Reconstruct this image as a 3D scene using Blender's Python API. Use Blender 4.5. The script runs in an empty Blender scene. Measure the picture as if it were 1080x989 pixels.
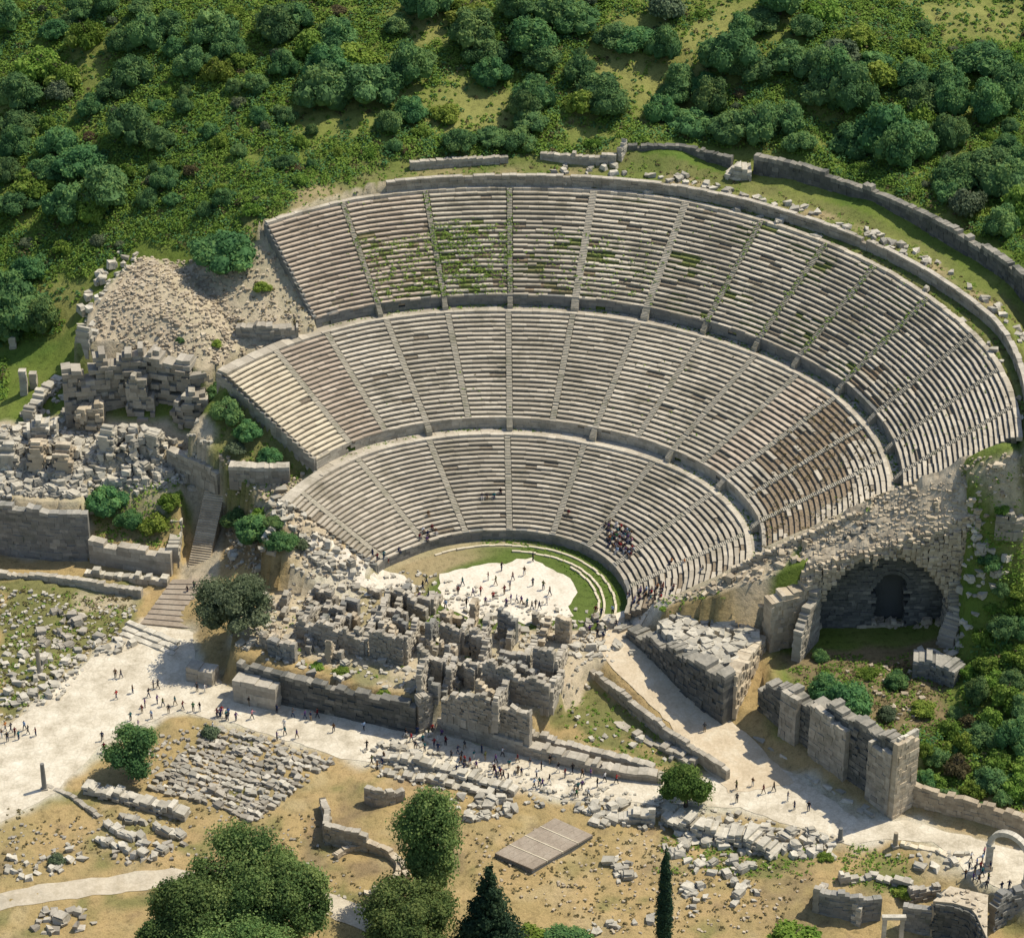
import bpy, bmesh, math, random
import numpy as np
from mathutils import Vector, geometry

random.seed(7)
rng = np.random.default_rng(11)
SC = bpy.context.scene
COL = SC.collection
PI = math.pi
R = math.radians

# ------------------------------------------------------------------ camera
CAM_Y, CAM_Z, PITCH, FPX = -376.0, 252.0, R(31.1), 3050.0
CP, SP = math.cos(PITCH), math.sin(PITCH)


def ray(px, py):
    a, b = (px - 540.0), (494.5 - py)
    return np.array([a, CP * FPX + SP * b, -SP * FPX + CP * b])


def W(px, py, z):
    """point of the sight line through photo pixel (px, py) at height z"""
    d = ray(px, py)
    t = (z - CAM_Z) / d[2]
    return (d[0] * t, CAM_Y + d[1] * t, z)


def W2(px, py, z):
    w = W(px, py, z)
    return (w[0], w[1])


cam = bpy.data.objects.new('camera', bpy.data.cameras.new('camera'))
COL.objects.link(cam)
cam.location = (0, CAM_Y, CAM_Z)
cam.rotation_euler = (PI / 2 - PITCH, 0, 0)
cam.data.sensor_width = 36.0
cam.data.lens = 36.0 * FPX / 1080.0
cam.data.clip_start = 1.0
cam.data.clip_end = 6000.0
SC.camera = cam

# ------------------------------------------------------------------ light
SUN_EL, SUN_PHI = 57.0, 27.0            # direction to the sun: right of the picture and behind the theatre
sd = Vector((math.cos(R(SUN_EL)) * math.cos(R(SUN_PHI)), math.cos(R(SUN_EL)) * math.sin(R(SUN_PHI)), math.sin(R(SUN_EL))))
sun = bpy.data.objects.new('sun', bpy.data.lights.new('sun', 'SUN'))
COL.objects.link(sun)
sun.data.energy = 4.0
sun.data.angle = R(0.5)
sun.data.color = (1.0, 0.93, 0.785)
sun.rotation_euler = sd.to_track_quat('Z', 'Y').to_euler()
world = bpy.data.worlds.new('World')
SC.world = world
world.use_nodes = True
wn = world.node_tree
sky = wn.nodes.new('ShaderNodeTexSky')
sky.sky_type = 'NISHITA'
sky.sun_disc = False
sky.sun_elevation = R(SUN_EL)
sky.sun_rotation = math.atan2(sd.x, sd.y)
bg = wn.nodes['Background']
bg.inputs['Strength'].default_value = 0.125
wn.links.new(sky.outputs[0], bg.inputs['Color'])
SC.view_settings.view_transform = 'Standard'
SC.view_settings.look = 'None'
SC.view_settings.exposure = 0.32
SC.view_settings.gamma = 1.0
SC.view_settings.use_curve_mapping = False
try:
    SC.cycles.max_bounces = 5
    SC.cycles.diffuse_bounces = 3
    SC.cycles.transmission_bounces = 3
    SC.cycles.use_denoising = True
except Exception:
    pass


# ------------------------------------------------------------------ helpers
def tag(o, label=None, cat=None, group=None, kind='thing'):
    for k, v in (('label', label), ('category', cat), ('group', group), ('kind', kind)):
        if v:
            o[k] = v
    return o


def empty(name, loc=(0, 0, 0), rz=0.0, parent=None):
    o = bpy.data.objects.new(name, None)
    COL.objects.link(o)
    o.location = loc
    o.rotation_euler = (0, 0, rz)
    o.empty_display_size = 0.5
    if parent:
        o.parent = parent
    return o


class MB:
    """collects faces, then links them as one mesh object"""

    def __init__(self):
        self.v, self.f, self.t, self.m = [], [], [], []

    def hexa(self, p, tone=0.5, mat=0, bottom=False):
        """p: 8 points, 0-3 bottom ring, 4-7 top ring"""
        b = len(self.v)
        self.v.extend(p)
        fs = [(4, 5, 6, 7), (0, 1, 5, 4), (1, 2, 6, 5), (2, 3, 7, 6), (3, 0, 4, 7)]
        if bottom:
            fs.append((3, 2, 1, 0))
        for q in fs:
            self.f.append(tuple(b + i for i in q))
            self.t.append(tone)
            self.m.append(mat)

    def box(self, c, s, rz=0.0, tone=0.5, mat=0, jit=0.0, bottom=True):
        cx, sx = math.cos(rz), math.sin(rz)
        p = []
        for dz in (0, 1):
            for (a, b2) in ((-.5, -.5), (.5, -.5), (.5, .5), (-.5, .5)):
                x, y, z = a * s[0], b2 * s[1], dz * s[2]
                if jit:
                    x += random.uniform(-jit, jit) * s[0]
                    y += random.uniform(-jit, jit) * s[1]
                    z += random.uniform(-jit, jit) * s[2]
                p.append((c[0] + cx * x - sx * y, c[1] + sx * x + cx * y, c[2] + z))
        self.hexa(p, tone, mat, bottom)

    def quad(self, p, tone=0.5, mat=0):
        b = len(self.v)
        self.v.extend(p)
        self.f.append(tuple(range(b, b + len(p))))
        self.t.append(tone)
        self.m.append(mat)

    def tube(self, pts, rad, n=8, tone=0.5, mat=0, cap=True):
        rings = []
        for i, p in enumerate(pts):
            p = Vector(p)
            d = (Vector(pts[min(i + 1, len(pts) - 1)]) - Vector(pts[max(i - 1, 0)])).normalized()
            a = d.orthogonal().normalized()
            c = d.cross(a)
            b = len(self.v)
            for k in range(n):
                w = 2 * PI * k / n
                self.v.append(tuple(p + (a * math.cos(w) + c * math.sin(w)) * rad[i]))
            rings.append(b)
        for i in range(len(rings) - 1):
            for k in range(n):
                a, b = rings[i], rings[i + 1]
                self.f.append((a + k, a + (k + 1) % n, b + (k + 1) % n, b + k))
                self.t.append(tone)
                self.m.append(mat)
        if cap:
            self.f.append(tuple(rings[-1] + k for k in range(n)))
            self.t.append(tone)
            self.m.append(mat)

    def mesh(self, name, mats):
        me = bpy.data.meshes.new(name)
        me.from_pydata(self.v, [], self.f)
        for m in mats:
            me.materials.append(m)
        at = me.attributes.new('tone', 'FLOAT', 'FACE')
        at.data.foreach_set('value', np.array(self.t, dtype=np.float32))
        me.polygons.foreach_set('material_index', np.array(self.m, dtype=np.int32))
        me.update()
        return me

    def build(self, name, mats, parent=None):
        o = bpy.data.objects.new(name, self.mesh(name, mats if isinstance(mats, (list, tuple)) else [mats]))
        COL.objects.link(o)
        if parent:
            o.parent = parent
        return o


def vnoise(x, y, s=1.0, seed=0):
    """cheap smooth value noise, numpy, range about -1..1"""
    x = np.asarray(x, float) / s + 37.1 * seed
    y = np.asarray(y, float) / s + 11.7 * seed
    xi, yi = np.floor(x), np.floor(y)
    fx, fy = x - xi, y - yi
    fx, fy = fx * fx * (3 - 2 * fx), fy * fy * (3 - 2 * fy)

    def h(a, b):
        q = np.sin(a * 127.1 + b * 311.7 + seed * 17.3) * 43758.5453
        return (q - np.floor(q)) * 2 - 1
    return (h(xi, yi) * (1 - fx) + h(xi + 1, yi) * fx) * (1 - fy) + (h(xi, yi + 1) * (1 - fx) + h(xi + 1, yi + 1) * fx) * fy


# ------------------------------------------------------------------ materials
def new_mat(name):
    m = bpy.data.materials.new(name)
    m.use_nodes = True
    nt = m.node_tree
    bs = nt.nodes['Principled BSDF']
    bs.inputs['Roughness'].default_value = 0.95
    bs.inputs['Specular IOR Level'].default_value = 0.12
    return m, nt, bs


def N(nt, typ, **kw):
    n = nt.nodes.new(typ)
    for k, v in kw.items():
        setattr(n, k, v)
    return n


def ramp(nt, fac, stops):
    r = N(nt, 'ShaderNodeValToRGB')
    e = r.color_ramp.elements
    while len(e) < len(stops):
        e.new(0.5)
    for i, (p, c) in enumerate(stops):
        e[i].position = p
        e[i].color = (*c, 1)
    if fac is not None:
        nt.links.new(fac, r.inputs[0])
    return r.outputs[0]


def noise(nt, scale, detail=4, rough=0.6, vec=None):
    n = N(nt, 'ShaderNodeTexNoise')
    n.inputs['Scale'].default_value = scale
    n.inputs['Detail'].default_value = detail
    n.inputs['Roughness'].default_value = rough
    if vec is None:
        g = N(nt, 'ShaderNodeNewGeometry')
        vec = g.outputs['Position']
    nt.links.new(vec, n.inputs['Vector'])
    return n.outputs[0]


def mix(nt, fac, a, b, mode='MIX'):
    m = N(nt, 'ShaderNodeMix', data_type='RGBA', blend_type=mode)
    for sock, v in ((m.inputs[0], fac), (m.inputs[6], a), (m.inputs[7], b)):
        if hasattr(v, 'links') or hasattr(v, 'is_linked'):
            nt.links.new(v, sock)
        elif isinstance(v, tuple):
            sock.default_value = (*v, 1)
        else:
            sock.default_value = v
    return m.outputs[2]


def attr(nt, name):
    a = N(nt, 'ShaderNodeAttribute', attribute_name=name)
    return a


def bump(nt, bs, h, strength=0.5, dist=0.1):
    b = N(nt, 'ShaderNodeBump')
    b.inputs['Strength'].default_value = strength
    b.inputs['Distance'].default_value = dist
    nt.links.new(h, b.inputs['Height'])
    nt.links.new(b.outputs[0], bs.inputs['Normal'])


def stone_mat(name, dark, mid, light, stain=(0.13, 0.12, 0.09), stain_amt=0.5, scale=0.35):
    m, nt, bs = new_mat(name)
    t = attr(nt, 'tone').outputs['Fac']
    base = ramp(nt, t, [(0.0, dark), (0.5, mid), (1.0, light)])
    n1 = noise(nt, 1.7, 5, 0.65)
    c = mix(nt, ramp(nt, n1, [(0.35, (0, 0, 0)), (0.7, (1, 1, 1))]), base, mix(nt, 0.5, base, dark), 'MIX')
    n2 = noise(nt, scale, 6, 0.7)
    st = ramp(nt, n2, [(0.50, (0, 0, 0)), (0.66, (stain_amt,) * 3)])
    c = mix(nt, st, c, stain)
    nt.links.new(c, bs.inputs['Base Color'])
    bump(nt, bs, noise(nt, 5.0, 4, 0.7), 0.6, 0.12)
    return m


M = {}
M['seat'] = stone_mat('seat_limestone', (0.30, 0.262, 0.20), (0.48, 0.422, 0.328), (0.63, 0.56, 0.44), (0.21, 0.185, 0.13), 0.75, 0.16)
M['stair'] = stone_mat('stair_limestone', (0.28, 0.25, 0.19), (0.40, 0.36, 0.28), (0.52, 0.46, 0.36), (0.16, 0.16, 0.09), 0.5, 0.4)
M['newseat'] = stone_mat('clean_limestone', (0.50, 0.43, 0.31), (0.62, 0.54, 0.39), (0.72, 0.63, 0.46), (0.42, 0.35, 0.24), 0.4, 0.3)
M['masonry'] = stone_mat('weathered_masonry', (0.24, 0.21, 0.165), (0.38, 0.34, 0.27), (0.53, 0.475, 0.38), (0.15, 0.14, 0.10), 0.5, 0.3)
M['greywall'] = stone_mat('grey_masonry', (0.16, 0.155, 0.14), (0.25, 0.24, 0.21), (0.40, 0.37, 0.31), (0.10, 0.11, 0.08), 0.55, 0.3)
M['shadewall'] = stone_mat('shade_darkened_masonry', (0.085, 0.085, 0.078), (0.15, 0.145, 0.125), (0.34, 0.31, 0.25), (0.06, 0.065, 0.05), 0.6, 0.3)  # masonry colour darkened to deepen the shade on walls facing away from the sun
M['pale'] = stone_mat('pale_marble', (0.28, 0.255, 0.205), (0.46, 0.42, 0.335), (0.68, 0.62, 0.50), (0.20, 0.18, 0.14), 0.5, 0.5)
M['tan'] = stone_mat('tan_rubble', (0.30, 0.245, 0.17), (0.47, 0.39, 0.275), (0.62, 0.53, 0.39), (0.18, 0.14, 0.10), 0.5, 0.4)


M['brownseat'] = stone_mat('brown_limestone', (0.30, 0.245, 0.185), (0.48, 0.395, 0.30), (0.62, 0.53, 0.41), (0.25, 0.20, 0.14), 0.6, 0.2)


def core_mat():
    """compacted soil, old footings and grass between the seat blocks"""
    m, nt, bs = new_mat('seat_footing')
    t = attr(nt, 'tone').outputs['Fac']          # 0 stone, 0.5 brown soil, 1 grass
    n1 = noise(nt, 2.4, 5, 0.7)
    st = ramp(nt, n1, [(0.3, (0.15, 0.125, 0.09)), (0.7, (0.29, 0.245, 0.18))])
    so = ramp(nt, n1, [(0.3, (0.15, 0.11, 0.07)), (0.7, (0.31, 0.24, 0.16))])
    gr = ramp(nt, n1, [(0.3, (0.075, 0.10, 0.026)), (0.7, (0.22, 0.225, 0.085))])
    a = mix(nt, ramp(nt, t, [(0.1, (0, 0, 0)), (0.45, (1, 1, 1))]), st, so)
    c = mix(nt, ramp(nt, t, [(0.55, (0, 0, 0)), (0.9, (1, 1, 1))]), a, gr)
    nt.links.new(c, bs.inputs['Base Color'])
    bump(nt, bs, n1, 0.7, 0.2)
    return m


M['core'] = core_mat()


def ground_mat():
    m, nt, bs = new_mat('ground_cover')
    a = attr(nt, 'ground').outputs['Color']
    n1 = noise(nt, 0.9, 8, 0.72)
    n2 = noise(nt, 0.13, 4, 0.6)
    n3 = noise(nt, 4.5, 3, 0.7)
    v = mix(nt, 0.8, a, ramp(nt, n1, [(0.28, (0.35, 0.37, 0.36)), (0.5, (1, 1, 1)), (0.75, (1.0, 1.0, 1.0))]), 'MULTIPLY')
    v = mix(nt, 0.5, v, ramp(nt, n2, [(0.35, (0.72, 0.80, 0.70)), (0.65, (1, 1, 1))]), 'MULTIPLY')
    v = mix(nt, 0.55, v, ramp(nt, n3, [(0.32, (0.55, 0.55, 0.55)), (0.55, (1, 1, 1))]), 'MULTIPLY')
    nt.links.new(v, bs.inputs['Base Color'])
    bump(nt, bs, n1, 0.8, 0.35)
    return m


M['ground'] = ground_mat()


def paving_mat(name, c0, c1, c2, joint=0.25, sc=0.55):
    m, nt, bs = new_mat(name)
    n1 = noise(nt, 0.35, 6, 0.7)
    n2 = noise(nt, 2.6, 5, 0.7)
    c = ramp(nt, n1, [(0.30, c0), (0.5, c1), (0.7, c2)])
    g = N(nt, 'ShaderNodeNewGeometry')
    vo = N(nt, 'ShaderNodeTexVoronoi', feature='DISTANCE_TO_EDGE')
    vo.inputs['Scale'].default_value = sc
    nt.links.new(g.outputs['Position'], vo.inputs['Vector'])
    j = ramp(nt, vo.outputs['Distance'], [(0.0, (joint,) * 3), (0.07, (0, 0, 0))])
    c = mix(nt, j, c, (0.22, 0.19, 0.14))
    c = mix(nt, 0.5, c, ramp(nt, n2, [(0.3, (0.62, 0.60, 0.56)), (0.6, (1, 1, 1))]), 'MULTIPLY')
    nt.links.new(c, bs.inputs['Base Color'])
    bump(nt, bs, n2, 0.4, 0.08)
    return m


M['street'] = paving_mat('marble_paving', (0.40, 0.345, 0.25), (0.60, 0.53, 0.405), (0.74, 0.675, 0.545), 0.2, .7)
M['orchestra'] = paving_mat('pale_sand', (0.54, 0.475, 0.36), (0.69, 0.62, 0.50), (0.77, 0.70, 0.575), 0.12, .8)
M['track'] = paving_mat('dust_track', (0.40, 0.34, 0.24), (0.50, 0.43, 0.32), (0.60, 0.53, 0.40), 0.0)
M['ramp'] = paving_mat('ramp_dust', (0.46, 0.37, 0.25), (0.56, 0.46, 0.32), (0.64, 0.56, 0.42), 0.1)
M['greyslab'] = paving_mat('grey_slabs', (0.25, 0.20, 0.15), (0.33, 0.27, 0.205), (0.39, 0.33, 0.255), 0.3, 0.9)


def leaf_mat(name, stops, trans=0.35, vary=0.22, mottle=0.5):
    m, nt, bs = new_mat(name)
    t = attr(nt, 'tone').outputs['Fac']
    c = ramp(nt, t, stops)
    oi = N(nt, 'ShaderNodeObjectInfo')
    hv = N(nt, 'ShaderNodeHueSaturation')
    mr = N(nt, 'ShaderNodeMapRange')
    mr.inputs['To Min'].default_value = 1 - vary
    mr.inputs['To Max'].default_value = 1 + vary
    nt.links.new(oi.outputs['Random'], mr.inputs[0])
    nt.links.new(mr.outputs[0], hv.inputs['Value'])
    mh = N(nt, 'ShaderNodeMapRange')
    mh.inputs['To Min'].default_value = 0.475
    mh.inputs['To Max'].default_value = 0.515
    w = N(nt, 'ShaderNodeMath', operation='FRACT')
    w2 = N(nt, 'ShaderNodeMath', operation='MULTIPLY')
    w2.inputs[1].default_value = 7.31
    nt.links.new(oi.outputs['Random'], w2.inputs[0])
    nt.links.new(w2.outputs[0], w.inputs[0])
    nt.links.new(w.outputs[0], mh.inputs[0])
    nt.links.new(mh.outputs[0], hv.inputs['Hue'])
    nt.links.new(c, hv.inputs['Color'])
    nt.links.new(hv.outputs[0], bs.inputs['Base Color'])
    bs.inputs['Roughness'].default_value = 0.8
    if trans:
        tr = N(nt, 'ShaderNodeBsdfTranslucent')
        nt.links.new(hv.outputs[0], tr.inputs['Color'])
        mx = N(nt, 'ShaderNodeMixShader')
        mx.inputs[0].default_value = trans
        out = [n for n in nt.nodes if n.type == 'OUTPUT_MATERIAL'][0]
        nt.links.new(bs.outputs[0], mx.inputs[1])
        nt.links.new(tr.outputs[0], mx.inputs[2])
        nt.links.new(mx.outputs[0], out.inputs['Surface'])
    return m


M['leaf'] = leaf_mat('dark_foliage', [(0, (0.050, 0.118, 0.045)), (0.5, (0.102, 0.210, 0.072)), (1, (0.190, 0.300, 0.092))])
M['leaf_light'] = leaf_mat('scrub_foliage', [(0, (0.095, 0.170, 0.026)), (0.5, (0.175, 0.265, 0.042)), (1, (0.26, 0.335, 0.068))])
M['leaf_olive'] = leaf_mat('olive_foliage', [(0, (0.055, 0.085, 0.042)), (0.5, (0.115, 0.150, 0.078)), (1, (0.19, 0.23, 0.13))])
M['leaf_pine'] = leaf_mat('pine_foliage', [(0, (0.060, 0.115, 0.036)), (0.5, (0.125, 0.200, 0.058)), (1, (0.22, 0.29, 0.090))])
M['leaf_cypress'] = leaf_mat('cypress_foliage', [(0, (0.014, 0.034, 0.022)), (0.5, (0.032, 0.066, 0.036)), (1, (0.065, 0.110, 0.050))])
M['leaf_mid'] = leaf_mat('green_foliage', [(0, (0.040, 0.095, 0.022)), (0.5, (0.085, 0.170, 0.036)), (1, (0.16, 0.25, 0.06))])
M['leaf_dry'] = leaf_mat('dry_scrub', [(0, (0.07, 0.055, 0.028)), (0.5, (0.13, 0.105, 0.05)), (1, (0.19, 0.155, 0.075))])
m, nt, bs = new_mat('bark')
nt.links.new(ramp(nt, noise(nt, 6, 4), [(0.3, (0.05, 0.038, 0.026)), (0.7, (0.14, 0.11, 0.08))]), bs.inputs['Base Color'])
M['bark'] = m


# ------------------------------------------------------------------ theatre dimensions
def rf(pts):
    a = np.array([p[0] for p in pts], float)
    b = np.array([p[1] for p in pts], float)
    return lambda th: np.interp(th, a, b)


r_A = rf([(-80, 23.6), (-62, 23.2), (-50, 21.8), (-39, 21.2), (-22, 20.4), (0, 19.6), (36, 19.2), (53, 18.8), (70, 18.4), (90, 18.2), (110, 18.0)])
r_B = rf([(-80, 38.4), (-50, 38.2), (-36, 38.1), (-25, 37.5), (-12, 36.8), (0, 36.2), (22, 35.5), (43, 36.2), (56, 36.8), (78, 37.0), (100, 35.8)])
r_D = rf([(-60, 59.5), (-35, 60.0), (-25, 60.1), (-14, 59.6), (0, 58.9), (30, 58.9), (47, 59.3), (60, 59.8), (76, 58.9), (90, 57.4), (100, 57.0)])
r_F = rf([(-40, 78.3), (-31, 78.6), (-19, 80.4), (0, 80.1), (20, 80.4), (35, 79.3), (60, 77.8), (74, 77.3), (90, 75.6), (100, 74.8)])
r_C = lambda th: r_B(th) + 2.35
r_E = lambda th: r_D(th) + 2.3
r_G = lambda th: np.maximum(r_F(th) + 1.2 + 1.6 * np.clip((np.asarray(th) - 5) / 40, 0, 1) + 1.2 * np.clip((np.asarray(th) - 40) / 30, 0, 1) - 2.2 * np.clip((np.asarray(th) - 70) / 20, 0, 1), 0)
Z_A, Z_B, Z_C, Z_D, Z_E, Z_F = 1.9, 10.0, 11.9, 21.0, 23.0, 34.0
N1, N2, N3 = 21, 23, 22
L1, L2, L3 = -67.0, -51.5, -32.0


def right_end(r, yb):
    return math.degrees(math.acos(max(-1, min(1, yb / r))))


def pol(r, th, z=None):
    a = R(th)
    return (r * math.sin(a), r * math.cos(a)) if z is None else (r * math.sin(a), r * math.cos(a), z)


def cavea_z(x, y):
    """height of the theatre's seating slope (orchestra floor 0), numpy"""
    r = np.hypot(x, y)
    th = np.degrees(np.arctan2(x, y))
    A, B, C, Dd, Ee, F = r_A(th), r_B(th), r_C(th), r_D(th), r_E(th), r_F(th)
    z = np.where(r < A, 0.0, 0.0)
    z = np.where((r >= A) & (r < B), Z_A + (r - A) / (B - A) * (Z_B - Z_A), z)
    z = np.where((r >= B) & (r < C), Z_B, z)
    z = np.where((r >= C) & (r < Dd), Z_C + (r - C) / (Dd - C) * (Z_D - Z_C), z)
    z = np.where((r >= Dd) & (r < Ee), Z_D, z)
    z = np.where((r >= Ee), Z_E + np.clip((r - Ee) / (F - Ee), 0, 1) * (Z_F - Z_E), z)
    return z


def in_cavea(x, y, grow=0.0):
    r = np.hypot(x, y)
    th = np.degrees(np.arctan2(x, y))
    g = np.degrees(grow / np.maximum(r, 1))
    L = np.where(r < r_C(th) - .8, L1, np.where(r < r_E(th) - .8, L2, L3))
    yb = np.where(r < r_C(th), -4.5, np.where(r < r_E(th), -2.8, -4.2))
    return (th > L - g) & ((y > yb - grow) | (th < 60)) & (th < 125) & (r < r_F(th) + 1.0 + grow)


# ------------------------------------------------------------------ terrain
CTRL_PX = [  # photo pixel and height (m above the orchestra)
    (0, 850, -5), (90, 780, -5), (180, 690, -5), (0, 700, -5), (60, 650, -5), (0, 610, -5), (100, 612, -5), (185, 630, -5), (150, 600, -5),
    (0, 930, -5.3), (0, 989, -5.6), (120, 880, -5.2), (250, 820, -5.1), (250, 989, -5.8), (330, 880, -5.4), (400, 820, -5), (440, 780, -5),
    (460, 860, -5.6), (460, 980, -6.2), (560, 880, -5.4), (600, 960, -6), (640, 860, -5.2), (700, 920, -6.0), (700, 985, -6.6), (800, 960, -6.2),
    (790, 870, -5.3), (870, 920, -5.8), (900, 985, -8.5), (980, 985, -8.5), (1070, 985, -8.5), (1000, 925, -5.4), (950, 870, -5), (1070, 890, -5),
    (600, 800, -5), (700, 825, -5), (830, 830, -5), (660, 770, -4.0), (620, 735, -3.5), (720, 800, -4.6),
    # right flank
    (820, 700, 0.0), (880, 720, 1.0), (960, 705, 0.5), (1000, 690, 2.0), (960, 760, 1.0), (1010, 780, -0.5), (960, 825, -3.5), (1060, 850, -3.2),
    (1040, 700, 5.0), (1080, 650, 10.0), (1080, 760, 2.0), (1070, 600, 16.0), (1080, 560, 21.0), (1100, 500, 28.0),
    (1075, 478, 33.0), (1045, 500, 29.5), (1000, 520, 26), (940, 545, 19.5), (900, 560, 16), (860, 580, 12.5), (800, 612, 8.0), (760, 632, 5.0), (700, 655, 2.2),
    (990, 575, 19.5), (930, 580, 17.0), (880, 600, 13.5), (830, 625, 9.5), (1040, 550, 22.5),
    # left flank
    (230, 480, 6.5), (262, 450, 11.0), (300, 490, 8.6), (285, 520, 7.6), (284, 542, 6.4), (318, 568, 3.6), (350, 588, 1.7), (262, 566, 0.5), (320, 596, 0.3), (240, 640, -2.0), (220, 560, -2.0), (225, 500, 4.5),
    (0, 510, 5.0), (100, 510, 5.0), (190, 510, 4.5), (0, 470, 7.5), (60, 455, 8.5), (150, 470, 8.5), (200, 470, 8.0),
    (20, 420, 9.0), (60, 400, 11.0), (246, 425, 13.5), (0, 380, 9.5), (60, 340, 15.0), (0, 300, 17.0), (100, 280, 22.0), (60, 250, 23.0), (0, 200, 26.0),
    (250, 340, 22.5), (300, 330, 23.0), (290, 300, 26.0), (275, 270, 29.0), (260, 240, 31.5), (200, 250, 27.5), (150, 240, 26.5), (300, 215, 34.3),
    (250, 180, 35.0), (150, 150, 34.0), (50, 100, 35.0), (0, 0, 43.0), (200, 50, 44.0), (380, 180, 36.3), (450, 170, 36.8), (350, 100, 41.5),
    # behind the theatre
    (540, 165, 37.0), (640, 165, 37.4), (540, 100, 42.0), (540, 0, 51.0), (700, 130, 40.5), (740, 60, 46.5), (760, 0, 51.5), (850, 150, 40.5), (950, 190, 39.5),
    (1000, 100, 45.0), (1080, 0, 53.0), (1080, 200, 39.5), (1080, 265, 37.0), (380, 20, 48.0), (900, 60, 48.0),
]
CTRL_W = [  # world points that the photo does not show, to carry the land on past the frame
    (-140, 0, -5), (-140, -80, -6), (0, -130, -7), (120, -100, -8), (-120, -130, -7), (130, -40, 0), (125, 20, 24), (120, 70, 34), (125, 130, 46),
    (100, 40, 32), (92, 10, 28), (-140, 60, 6), (-140, 120, 24), (-140, 170, 42), (0, 180, 64), (-70, 170, 60), (80, 175, 65), (140, 180, 62),
    (84, 40, 35), (70, 60, 35.6), (45, 82, 36), (0, 90, 36.6), (88, 55, 35.5), (60, 85, 37), (30, 98, 38.5),
]
cx_ = np.array([W2(*c) for c in CTRL_PX] + [c[:2] for c in CTRL_W])
cz_ = np.array([c[2] for c in CTRL_PX] + [c[2] for c in CTRL_W], float)
n_ = len(cz_)
d_ = np.hypot(cx_[:, None, 0] - cx_[None, :, 0], cx_[:, None, 1] - cx_[None, :, 1])
A_ = np.zeros((n_ + 3, n_ + 3))
A_[:n_, :n_] = d_ - np.eye(n_) * 0.6
A_[:n_, n_] = 1
A_[:n_, n_ + 1:] = cx_ / 100
A_[n_:, :n_] = A_[:n_, n_:].T
coef_ = np.linalg.solve(A_, np.concatenate([cz_, np.zeros(3)]))


def rbf(x, y):
    x, y = np.atleast_1d(np.asarray(x, float)), np.atleast_1d(np.asarray(y, float))
    out = np.zeros(x.shape)
    flat = out.reshape(-1)
    xf, yf = x.reshape(-1), y.reshape(-1)
    for i in range(0, xf.size, 20000):
        s = slice(i, i + 20000)
        d = np.hypot(xf[s, None] - cx_[None, :, 0], yf[s, None] - cx_[None, :, 1])
        flat[s] = d @ coef_[:n_] + coef_[n_] + (xf[s] * coef_[n_ + 1] + yf[s] * coef_[n_ + 2]) / 100
    return out


def poly_sdf(x, y, P):
    """signed distance to a polygon (negative inside), numpy"""
    P = np.asarray(P, float)
    d2 = np.full(np.shape(x), 1e18)
    ins = np.zeros(np.shape(x), bool)
    for i in range(len(P)):
        a, b = P[i - 1], P[i]
        e = b - a
        wx, wy = x - a[0], y - a[1]
        t = np.clip((wx * e[0] + wy * e[1]) / (e @ e + 1e-12), 0, 1)
        d2 = np.minimum(d2, (wx - e[0] * t) ** 2 + (wy - e[1] * t) ** 2)
        c = ((a[1] > y) != (b[1] > y)) & (x < (b[0] - a[0]) * (y - a[1]) / (b[1] - a[1] + 1e-12) + a[0])
        ins ^= c
    return np.where(ins, -1, 1) * np.sqrt(d2)


def PW(pts, z):
    return [W2(p[0], p[1], z) for p in pts]


STREET_PX = [(-60, 905), (-60, 800), (0, 772), (50, 735), (95, 695), (130, 672), (150, 655), (205, 668), (205, 694), (238, 722), (300, 742), (440, 774), (470, 776), (520, 790), (600, 808), (700, 824),
             (752, 820), (800, 800), (835, 815), (905, 864), (960, 866), (1085, 900), (1180, 935), (1180, 985), (1085, 950), (1030, 928), (985, 888), (935, 884), (900, 892), (850, 876), (780, 852), (690, 848), (600, 843), (540, 830), (470, 816), (405, 806), (360, 800),
             (250, 764), (190, 750), (152, 764), (112, 780), (60, 835), (0, 868)]
STREET = PW(STREET_PX, -5)
RAMP_TOP, RAMP_BOT = np.array(W2(655, 690, -0.3)), np.array(W2(775, 800, -4.9))
RAMP_PX = [(628, 690), (655, 664), (690, 690), (740, 735), (800, 770), (840, 812), (770, 822), (700, 755), (640, 712)]
RAMP = PW(RAMP_PX, -2.5)
STAGE = [W2(236, 694, 0), W2(250, 640, 0), W2(300, 600, 0), W2(380, 596, 0), W2(420, 588, 0)] + [(-15, 14), (15, 6), (19, -4)] + [W2(660, 655, 0), W2(640, 690, -.2), W2(620, 702, -0.3), W2(600, 725, -.5), W2(560, 762, -1), W2(470, 742, -.5), W2(440, 738, 0), W2(300, 705, 0)]
MOUND = [W2(78, 384, 17), W2(95, 338, 20), W2(130, 285, 25), W2(152, 268, 26), W2(205, 275, 26.5), W2(250, 320, 23), W2(262, 352, 22), W2(232, 388, 18.5), W2(212, 398, 18), W2(170, 390, 18), W2(125, 382, 17.5)]
NICHE_Y = -10.6
FLANK = [(33, -10.5), (44.6, NICHE_Y), (45.2, -6.0), (55.2, -5.9), (55.2, -3.6), (60.6, -3.6), (60.6, -5.9), (67.5, -6.0), (67.8, -3), (66, 4), (36, 0), (18, -3), (20, -7)]
TOWER_A, TOWER_B = np.array(W2(800, 762, -5)), np.array(W2(942, 858, -5))


def sstep(t):
    t = np.clip(t, 0, 1)
    return t * t * (3 - 2 * t)


TERRACE_LEFT = [(-130, 36), (-130, 26.2), (-83.5, 25.6), (-69.8, 22.9), (-68.8, 31), (-60, 33), (-50.5, 34), (-52, 40)]
TERRACE_RIGHT = [tuple(TOWER_A + (1.2, 1.6)), tuple(TOWER_B + (0.9, 1.2)), (61, -37), (66, -30), (62, -14), (42, -12.5), (38.5, -16)]


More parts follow.
